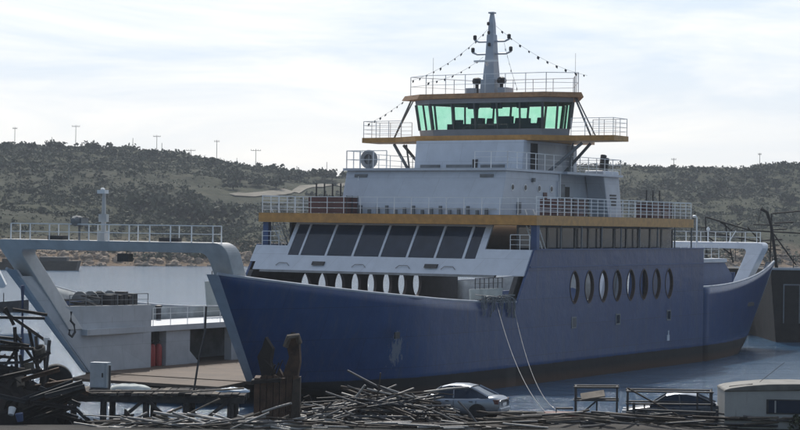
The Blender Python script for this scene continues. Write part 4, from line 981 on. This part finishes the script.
line([(-9.3,94.9,1.7),(-9.1,95.0,3.2),(-8.85,95.1,4.4),(-8.8,95.1,5.6)], .05, 'thin_post', 'thin dark post leaning upright at the right of the jetty', 'post', DKSTEEL)
for k, (a, b, lab) in enumerate((((-14.2,93.6,1.75),(-9.2,93.4,1.85),'long loose plank laid along the front of the jetty'),((-9.8,93.2,1.78),(-6.9,93.5,1.98),'short loose plank at the right front of the jetty'))):
    A, B = Vector(a), Vector(b); c = (A+B)/2; m = MB(); L = (B-A).length; m.box(-L/2,L/2,-.14,.14,0,.06); o = m.build('loose_plank', TIMBER2 if k else TIMBER, None, loc=c); o.rotation_euler = (0, -math.asin((B-A).z/L), math.atan2(B.y-A.y,B.x-A.x)); tag(o, lab, 'plank')

# --- dark wreckage at the left edge
def beam_thing(a, b, w, h, mat, label, name='scrap_girder', cat='girder', group=None):
    A, B = Vector(a), Vector(b); L = (B-A).length; m = MB()
    m.box(-L/2,L/2,-w/2,w/2,-h/2,-h/2+.05); m.box(-L/2,L/2,-w/2,w/2,h/2-.05,h/2); m.box(-L/2,L/2,-.02,.02,-h/2+.05,h/2-.05)
    o = m.build(name, mat, None, loc=(A+B)/2); d = B-A
    o.rotation_euler = (rq.uniform(-.2,.2), -math.asin(d.z/L), math.atan2(d.y,d.x)); tag(o, label, cat, group)
# heap of scrap underneath
lump('scrap_mound', 'dark mound of rusty scrap at the lower left edge', 'scrap heap', (-17.0, 87.4, .5), 3.2, 2.0, 2.5, DKRUST, 80)
lump('scrap_mound', 'lower dark mound of scrap behind the low pole heap, left of the pillar', 'scrap heap', (-10.6, 86.0, .5), 3.6, .9, .75, DKRUST, 30)
lump('scrap_mound', 'small dark mound between rusty pillar and pipe heap', 'scrap heap', (-3.6, 88.4, .9), 1.8, 1.2, .9, DKRUST, 25)
for k in range(26):
    x = rq.uniform(-17.8,-13.6); y = rq.uniform(85.0,87.5); z = QZ + rq.uniform(.2,2.1)*(1 if x < -14.5 else .6); a = rq.uniform(-.5,.5); L = rq.uniform(1.2,2.8)
    beam_thing((x-L/2*math.cos(a),y-.2,z-L/2*math.sin(a)),(x+L/2*math.cos(a),y+.2,z+L/2*math.sin(a)), .16,.18, rq.choice([DKRUST,DKRUST,RUST,DKSTEEL]), 'dark rusty girder jammed in the scrap heap at the left edge', group='girders in the left scrap heap')
e = thing('steel_frame', 'dark leaning steel lattice frame rising at the left edge', 'frame', (-16.6, 88.0, 1.0))
for a, b in (((-1.2,0,0),(-1.3,.1,4.4)),((.6,0,0),(.35,.1,3.9)),((1.9,.1,0),(1.6,.2,2.9))): m = MB(); m.tube([a,b], .09, 6); m.build('upright', DKRUST, e)
for z in (1.2, 2.2, 3.1): m = MB(); m.tube([(-1.5,0,z),(2.2-.5*z*.6,0,z-.1)], .07, 6); m.build('cross_rail', DKRUST, e)
for a, b in (((-1.2,0,.4),(.4,0,2.9)),((.5,0,.3),(1.8,0,1.9)),((-1.3,0,3.0),(.4,0,1.2)),((.4,.05,3.6),(2.4,.05,.8))): m = MB(); m.tube([a,b], .06, 6); m.build('brace', DKRUST, e)
for k in range(34):
    x = rq.uniform(-18.2,-14.6); y = rq.uniform(86.5,89.5); z = QZ + rq.uniform(.6,4.3)*(1 if x < -15.5 else .62); a = rq.choice([0,.05,-.1,1.5,1.2,-1.3,.6,-.7]) + rq.uniform(-.15,.15); L = rq.uniform(.8,2.4)
    beam_thing((x-L/2*math.cos(a),y-.1,z-L/2*math.sin(a)*.8),(x+L/2*math.cos(a),y+.1,z+L/2*math.sin(a)*.8), .10,.12, rq.choice([DKRUST,DKRUST,DKSTEEL,TIMBER]), 'dark rusty girder jammed in the scrap heap at the left edge', group='girders in the left scrap heap')
line([(-16.35,90.2,1.0),(-16.3,90.2,4.0),(-16.32,90.2,6.6)], .09, 'blue_post', 'slim blue steel post standing at the left edge against the bright water', 'post', BLUEP)
e = thing('cable_drum', 'dark ring shaped drum standing in the scrap left of the locker', 'drum', (-14.5, 88.3, 2.35), R(12))
m = MB(); m.lathe([(.42,-.28),(.66,-.28),(.7,-.2),(.7,.2),(.68,.28),(.42,.28),(.42,-.28)], (0,0,.3), 24, 'y'); m.build('drum_ring', RUBBER, e, smooth=False)
m = MB(); m.lathe([(.2,-.2),(.3,-.2),(.3,.2),(.2,.2)], (0,0,.3), 16, 'y'); m.build('hub', DKRUST, e)
for k, (px, py, d, s, mt, lab) in enumerate(((30,368,87.2,.22,TIMBER2,'small pale bucket in the scrap heap at the left edge'),(41,352,87.3,.25,TIMBER2,'pale crumpled tin above the bucket in the left scrap heap'),(20,382,86.6,.24,TIMBER2,'small pale lump low in the left scrap heap'),(47,341,88.0,.14,CANOPY,'tiny white tin beside the ring shaped drum'),(12,411,84.9,.16,CANOPY,'small white can on the ground at the lower left corner'),(20,417,84.6,.17,BLUEP,'small blue can on the ground at the lower left corner'))):
    c = atd(px, py, d); m = MB(); m.lathe([(s*.75,-s),(s,s*.9),(s*.9,s),(s*.6,s*.9),(s*.5,-s*.7)], (0,0,0), 10); o = m.build('scrap_can', mt, None, loc=c); o.rotation_euler = (rq.uniform(-.5,.5), rq.uniform(-.5,.5), 0); tag(o, lab, 'can')

lump('scrap_mound', 'low dark debris bank along the bottom edge below the pipe heap and the car', 'scrap heap', (1.2, 85.0, .8), 5.6, 1.0, .6, DKRUST, 0)
# --- silver saloon car
def car_body(e, paintm):
    # stations along x (rear = +2.2): half width, sill z, belt z
    st = [(-2.25,.55,.42,.56),(-2.18,.72,.30,.68),(-1.9,.83,.24,.76),(-1.3,.88,.22,.86),(-.85,.89,.22,.92),(0,.89,.22,.95),(.9,.89,.22,.97),(1.45,.88,.24,1.0),(1.9,.85,.28,1.03),(2.14,.78,.34,1.0),(2.24,.70,.42,.86)]
    rows = []
    for x, w, zs, zb in st:
        zm = (zs+zb)/2
        half = [(w*.80, zs), (w*.98, zs+.08), (w*1.01, zm), (w*.985, zb-.12), (w*.92, zb-.01), (w*.55, zb+.03)]
        rows.append([(x,y,z) for y,z in half] + [(x,-y,z) for y,z in reversed(half)] + [(x,half[0][0],half[0][1])])
    m = MB(); m.grid(rows); n = len(rows[0])-1
    m.add(rows[0][:-1], [tuple(range(n))]); m.add(rows[-1][:-1], [tuple(range(n-1,-1,-1))])
    b = m.build('body', paintm, e, smooth=True); bm_ = bmesh.new(); bm_.from_mesh(b.data); bmesh.ops.remove_doubles(bm_, verts=bm_.verts, dist=.001); bm_.to_mesh(b.data); bm_.free()
    sb_ = b.modifiers.new('smooth','SUBSURF'); sb_.levels = 1; sb_.render_levels = 1
    # cabin: glass shell, roof, pillars
    prof = [(-1.05,.90,.78),(-.35,1.36,.62),(0,1.44,.60),(.5,1.45,.60),(.95,1.38,.60),(1.3,1.22,.64),(1.75,1.03,.70)]
    m = MB(); rows = [[(x,(.83 if 0 else .82),.90 if x < 1.5 else 1.0),(x,w,z-.02),(x,w*.5,z),(x,-w*.5,z),(x,-w,z-.02),(x,-.82,.90 if x < 1.5 else 1.0)] for x,z,w in prof]
    m.grid(rows); m.build('cabin_glass', GLASS, e, smooth=False)
    m = MB(); rows = [[(x,w+.02,z-.035),(x,w*.93,z+.012),(x,w*.45,z+.03),(x,-w*.45,z+.03),(x,-w*.93,z+.012),(x,-w-.02,z-.035)] for x,z,w in prof[1:5]]
    m.grid(rows); m.build('roof', paintm, e, smooth=True)
    for s in (1,-1):
        for (a,c,r_) in (((-1.05,.81,.90),(-.35,.63,1.36),.035),((.25,.835,.93),(.2,.625,1.43),.03),((1.75,.74,1.02),(1.3,.655,1.22),.05),((1.3,.655,1.22),(.95,.615,1.37),.05)):
            m = MB(); m.tube([(a[0],a[1]*s,a[2]),(c[0],c[1]*s,c[2])], r_, 5); m.build('pillar', paintm, e)
        for x in (-1.38, 1.33):
            m = MB(); m.lathe([(.40,-.12),(.40,.0),(.38,.015)], (x, s*.83, .345), 20, 'y'); m.build('wheel_arch', RUBBER, e)
            m = MB(); m.lathe([(.2,-.1),(.31,-.1),(.325,-.07),(.325,.07),(.31,.1),(.2,.1)], (x, s*.80, .325), 20, 'y'); wl = m.build('wheel', RUBBER, e)
            m = MB(); m.lathe([(.03,-.102),(.2,-.102),(.2,.102),(.03,.112)], (x, s*.80, .325), 14, 'y'); m.build('rim', DKSTEEL, wl)
        m = MB(); m.box(1.98,2.21,*sorted((s*.50,s*.80)),.74,.92); m.build('tail_lamp', REDP, e)
        m = MB(); m.box(-2.22,-2.0,*sorted((s*.45,s*.74)),.56,.70); m.build('headlamp', WHITE2, e)
        for x in (-.1,.95): m = MB(); m.box(x,x+.16,*sorted((s*.885,s*.915)),.80,.83); m.build('door_handle', DKSTEEL, e)
        for x in (-.82,.25,1.25): m = MB(); m.box(x,x+.012,*sorted((s*.886,s*.903)),.34,.86); m.build('door_seam', RUBBER, e)
        m = MB(); m.box(-.72,-.55,*sorted((s*.88,s*1.04)),.93,1.06); bevel(m.build('wing_mirror', paintm, e), .03)
    m = MB(); m.box(2.12,2.30,-.72,.72,.38,.60); bevel(m.build('rear_bumper', paintm, e), .05)
    m = MB(); m.box(2.245,2.262,-.26,.26,.66,.77); m.build('number_plate', WHITE2, e)
SILVER = paint('silver_car_paint', (.24,.27,.32), .3, metal=.5, var=.04, bump=0)
DKCAR = paint('dark_car_paint', (.05,.06,.075), .3, metal=.3, var=.05, bump=0)
rear = atd(501, 419, 88.2); hd = R(-20)
car = thing('parked_car', 'silver four door saloon car parked with its rear towards us behind the pipe heap', 'car', (0,0,0))
car_body(car, SILVER)
car.scale = (1,1,1.05); car.location = (rear.x - 2.1*math.cos(hd), rear.y - 2.1*math.sin(hd), QZ-.03); car.rotation_euler.z = hd
c2 = thing('parked_car', 'dark car with shiny pale roof edge half hidden behind the scaffold frames', 'car', (0,0,0)); car_body(c2, DKCAR)
for ch in kids(c2):
    if ch.name.startswith('roof'): ch.data.materials[0] = SILVER
c2.location = (11.9, 89.4, QZ - .25); c2.rotation_euler.z = R(-8)

# --- scaffold frames, boards and rails on the right
def frame(name, label, x, y, w, d, h, extra=()):
    e = thing(name, label, 'scaffold', (x, y, QZ), R(-6))
    for px_ in (0, w):
        for py_ in (0, d): m = MB(); m.tube([(px_,py_,0),(px_,py_,h)], .045, 6); m.build('upright', DKSTEEL, e)
    for z in (h, h*.62):
        for py_ in (0, d): m = MB(); m.tube([(-.08,py_,z),(w+.08,py_,z+.03)], .04, 6); m.build('rail', DKSTEEL, e)
    for px_ in (0, w): m = MB(); m.tube([(px_,0,h),(px_,d,h)], .04, 6); m.build('end_rail', DKSTEEL, e)
    for a, b in extra: m = MB(); m.tube([a,b], .035, 6); m.build('brace', DKSTEEL, e)
    return e
fr1 = frame('scaffold_frame', 'low dark scaffold frame with a tilted board on it', 7.55, 88.3, 1.75, 1.0, 1.45, (((.0,0,.1),(.9,0,.9)),((.9,0,0),(.9,0,.95))))
m = MB(); m.hexa([(-.45,-.3,0),(.55,-.3,.16),(.55,.4,.36),(-.45,.4,.2)], [(-.45,-.3,.05),(.55,-.3,.21),(.55,.4,.41),(-.45,.4,.25)]); o = m.build('tilted_board', TIMBER2, None, loc=(8.25, 88.5, QZ+.90)); tag(o, 'pale board lying tilted on the low scaffold frame', 'board')
fr2 = frame('scaffold_frame', 'long dark scaffold frame in front of the half hidden car', 9.7, 87.7, 3.5, 1.2, 1.35, (((2.9,0,0),(2.9,0,1.35)),((3.5,0,1.35),(3.5,.2,1.5)),((.7,0,0),(.7,0,.8))))
line([(9.6,87.0,2.75),(11.0,87.0,2.0),(12.0,87.1,1.5)], .035, 'scrap_pipe', 'long thin pipe leaning down across the long scaffold frame', 'pipe', PIPE2)
for k in range(75):
    x = rq.uniform(4.2, 16.2); y = rq.uniform(85.6, 87.4); L = rq.uniform(1.2,3.4); a = rq.gauss(0,.25)
    lay_pipe('scrap_pipe', 'dark pipe lying on the ground below the scaffold frames', 'pipe', 'pipes on the ground at the right', (x,y,QZ+.05+rq.random()*.45), L, rq.uniform(.03,.055), a, rq.gauss(0,.06), rq.choice([PIPE2,DKSTEEL,PIPE,TIMBER2]))
e = thing('guard_rail', 'low dark pipe rail with leaning posts before the cream cabin', 'rail', (9.8, 86.3, QZ))
for a, b in (((0,0,0),(0,0,1.0)),((3.4,0,0),(3.45,0,.75)),((6.0,0,0),(6.0,0,.7))): m = MB(); m.tube([a,b], .06, 6); m.build('post', DKSTEEL, e)
m = MB(); m.tube([(0,0,.72),(3.4,0,.62),(6.4,0,.22)], .045, 6); m.build('top_rail', DKSTEEL, e)
m = MB(); m.tube([(0,0,.35),(3.4,0,.3),(6.4,0,.1)], .035, 6); m.build('lower_rail', DKSTEEL, e)
e = thing('red_winch_box', 'dark red steel box at the quay edge right of the car', 'box', (6.95, 87.6, QZ-.1))
m = MB(); m.box(-.75,.75,-.4,.4,0,.55); bevel(m.build('box_body', paint('dull_red', (.10,.025,.022), .7), e), .04)
m = MB(); m.tube([(-.3,-.42,.2),(-.3,-.42,.75),(.4,-.42,.75)], .05, 6); m.build('bent_handle', DKSTEEL, e)
lump('scrap_mound', 'low dark heap of debris along the ground at the right', 'scrap heap', (10.5, 86.0, .85), 6.4, 1.3, .5, DKRUST, 0)

# --- white cabin at the lower right corner
CABIN = paint('cabin_cream', (.33,.33,.32), .6, var=.15, scale=.7, streak=.5, rust=(.17,.13,.10))
e = thing('boat_cabin', 'old cream boat cabin with rounded roof and one dark window at the lower right corner', 'cabin', (13.55, 86.2, QZ-.3), R(-2))
L, D_, Hh = 5.2, 2.6, 1.95
prof = [(0,0),(0,Hh-.12),(.25,Hh-.03),(.9,Hh+.10),(1.8,Hh+.19),(3.0,Hh+.22),(4.4,Hh+.18),(L,Hh+.1),(L,0)]
m = MB(); m.prism([(x,0,z) for x,z in [(0,0),(0,Hh-.14),(L,Hh+.02),(L,0)]], (0,D_,0)); bd = m.build('cabin_wall', CABIN, e)
m = MB(); top = [(-.04,Hh-.14),(.02,Hh-.05),(.25,Hh+.02),(.9,Hh+.12),(1.8,Hh+.2),(3.0,Hh+.23),(4.4,Hh+.2),(L+.05,Hh+.12),(L+.05,Hh+.0)]
m.prism([(x,-.06,z) for x,z in top], (0,D_+.12,0)); bevel(m.build('roof', paint('dirty_cabin_roof', (.13,.125,.115), .7, var=.35, scale=1.5, streak=.4), e), .05)
m = MB(); m.box(1.72,3.6,-.03,-.002,.92,1.52); wf = m.build('window', DKSTEEL, e)
m = MB(); m.box(0.02,L,-.03,-.003,.62,.68); m.build('rubbing_trim', DKSTEEL, e)
m = MB(); m.box(1.80,3.52,-.045,-.031,.97,1.47); m.build('window_pane', GLASS, wf)
m = MB(); m.box(2.05,2.11,-.06,-.046,.97,1.47); m.build('glazing_bar', CABIN, wf)
m = MB(); m.tube([(.25,.6,Hh+.03),(1.2,.4,Hh+.16)], .03, 6); m.build('roof_rod', DKSTEEL, e)
m = MB(); m.tube([(1.6,1.2,Hh+.2),(2.6,1.0,Hh+1.05)], .012, 5); m.build('stay_wire', DKSTEEL, e)
m = MB(); bush(m, (3.3,-.75,.3), .9, .75, 260, .10); o = m.build('weed_bush', TREEL, None, loc=(13.55,86.2,QZ-.3)); tag(o, 'dark weedy bush growing in front of the cream cabin window', 'bush')

# ------------------------------------------------------------------ beyond: barge behind the stern, boats and barge at the left
e = thing('rusty_barge', 'big dark rusty barge lying behind the ferry stern at the right edge', 'barge', (31.4, 176, 0))
m = MB(); m.hexa([(.6,0,-1),(40,0,-1),(40,14,-1),(.6,14,-1)], [(0,0,6.1),(40,0,6.1),(40,14,6.1),(0,14,6.1)]); hb = m.build('barge_hull', DKRUST, e)
for x in (1.15, 2.5):
    m = MB(); m.box(x-.05,x+.05,-.06,-.001 if 0 else .3,1.6,4.9); m.build('hull_stiffener', GREYIN, hb)
m = MB(); m.box(1.15,2.5,-.05,.3,4.8,4.92); m.build('hull_stiffener', GREYIN, hb)
m = MB(); m.box(-.1,40,-.1,.12,6.1,6.28); m.build('deck_edge', PANEL, hb)
m = MB(); m.rail([(.2,.3,6.28),(20,.3,6.28)], 1.0, 2, 1.8, .04); m.build('barge_railing', DKRUST, hb)
m = MB(); m.tube([(-.2,4,11.3),(.35,4,11.0),(.7,4,10.0),(.95,4,8.4),(1.25,4,6.1)], .14, 7); m.build('bent_davit', DKRUST, e)
for a, b in (((-3.2,16,10.6),(1.0,16,9.4)),((-3.4,16,9.3),(2.8,16,8.2)),((2.9,16,11.0),(2.8,16,6.1)),((1.0,16,9.4),(6.0,16,9.2)),((-3.2,16,10.6),(-3.0,16,6.5)),((-1.4,16,10.1),(-.6,16,6.4)),((.7,16,9.7),(2.9,16,7.4)),((2.9,16,9.4),(5.2,16,6.3)),((-3.1,16,8.9),(-.8,16,7.2)),((3.0,16,11.0),(7,16,11.4))):
    m = MB(); m.tube([a,b], .07, 5); m.build('gantry_bar', DKRUST, e)
rg = random.Random(9)
for k in range(26):
    x = rg.uniform(-4.6,3.4); z = rg.uniform(6.2,10.6); L = rg.uniform(.8,2.6); a = rg.choice([0,.1,-.15,1.4,1.57,.8,-.8,.5])
    m = MB(); m.tube([(x,16.2+rg.random(),z),(x+L*math.cos(a),16.2+rg.random(),z+L*math.sin(a)*.7)], rg.uniform(.03,.07), 5); m.build('gantry_bar', DKRUST, e)
m = MB(); m.box(-8,.6,15,26,-1,5.9); m.build('after_hull', DKRUST, e)

p = atz(44, 268.5, 0)
e = thing('old_barge', 'long dark barge with gear on deck moored under the far left shore', 'barge', (p.x, p.y - 12, 0)); e.scale = (1.45, 1, .85)
m = MB(); m.hexa([(-5.6,-2,-.5),(5.8,-2,-.5),(5.8,2,-.5),(-5.6,2,-.5)], [(-6.6,-2.2,1.6),(6.2,-2.2,2.2),(6.2,2.2,2.2),(-6.6,2.2,1.6)]); m.build('hull', DKRUST, e)
m = MB(); m.box(-4,-1,-1.5,1.5,1.7,2.5); m.build('deck_house', DKRUST, e)
m = MB(); m.box(1,4.6,-1.5,1.5,1.9,3.0); m.build('cargo', DKSTEEL, e)
# small white boat whose canvas peak shows at the left edge
p = Vector((-42.3, 215, -.6))
e = thing('small_boat', 'small dark hulled boat with a white peaked canopy at the left edge', 'boat', p, R(8))
m = MB(); rows = []
for i in range(9):
    t_ = i/8; x = -4 + 8*t_; w_ = 1.5*math.sin(math.pi*min(1,(t_*.85+.15)))**.6; sh = 1.5 + .9*abs(t_-.45)**1.5
    rows.append([(x,-w_,sh),(x,-w_*.8,.4),(x,0,-.4),(x,w_*.8,.4),(x,w_,sh)])
m.grid(rows); m.build('hull', DKSTEEL, e)
m = MB(); m.prism([(-1.6,-1.5,3.2),(.6,-1.5,5.6),(1.7,-1.5,3.4),(1.5,-1.5,3.1),(-1.4,-1.5,2.9)], (0,3.0,0)); m.build('canopy', CANOPY, e)
m = MB(); m.box(-3.4,-1.7,-1.1,1.1,1.6,3.1); m.build('wheel_shelter', DKSTEEL, e)
for x in (-1.2, 1.5): m = MB(); m.tube([(x,-1.4,1.5),(x,-1.4,2.6)], .05, 5); m.build('canopy_post', DKSTEEL, e)
p = Vector((-29.5, 158, 0))
e = thing('rowing_boat', 'small pale rowing boat on the bright water near the left edge', 'boat', p, R(15))
m = MB(); rows = []
for i in range(9):
    t_ = i/8; x = -2.2 + 4.4*t_; w_ = .8*math.sin(math.pi*min(1,(t_*.85+.15)))**.6
    rows.append([(x,-w_,.75+.3*abs(t_-.4)),(x,-w_*.7,.1),(x,0,-.2),(x,w_*.7,.1),(x,w_,.75+.3*abs(t_-.4))])
m.grid(rows); m.build('hull', PANEL, e)
for x in (-.9,.6): m = MB(); m.box(x-.12,x+.12,-.7,.7,.5,.55); m.build('thwart', TIMBER2, e)

# ------------------------------------------------------------------ air
m = MB(); m.box(-1450, 1450, -180, 1900, -4.0, 90)
def haze_mat():
    h = bpy.data.materials.new('haze_air'); h.use_nodes = True; t = h.node_tree; t.nodes.clear()
    o = t.nodes.new('ShaderNodeOutputMaterial'); v = t.nodes.new('ShaderNodeVolumePrincipled')
    v.inputs['Color'].default_value = (.80,.88,1,1); v.inputs['Density'].default_value = .00018; v.inputs['Anisotropy'].default_value = .25
    t.links.new(v.outputs[0], o.inputs['Volume']); return h
tag(m.build('haze', haze_mat()), kind='stuff')
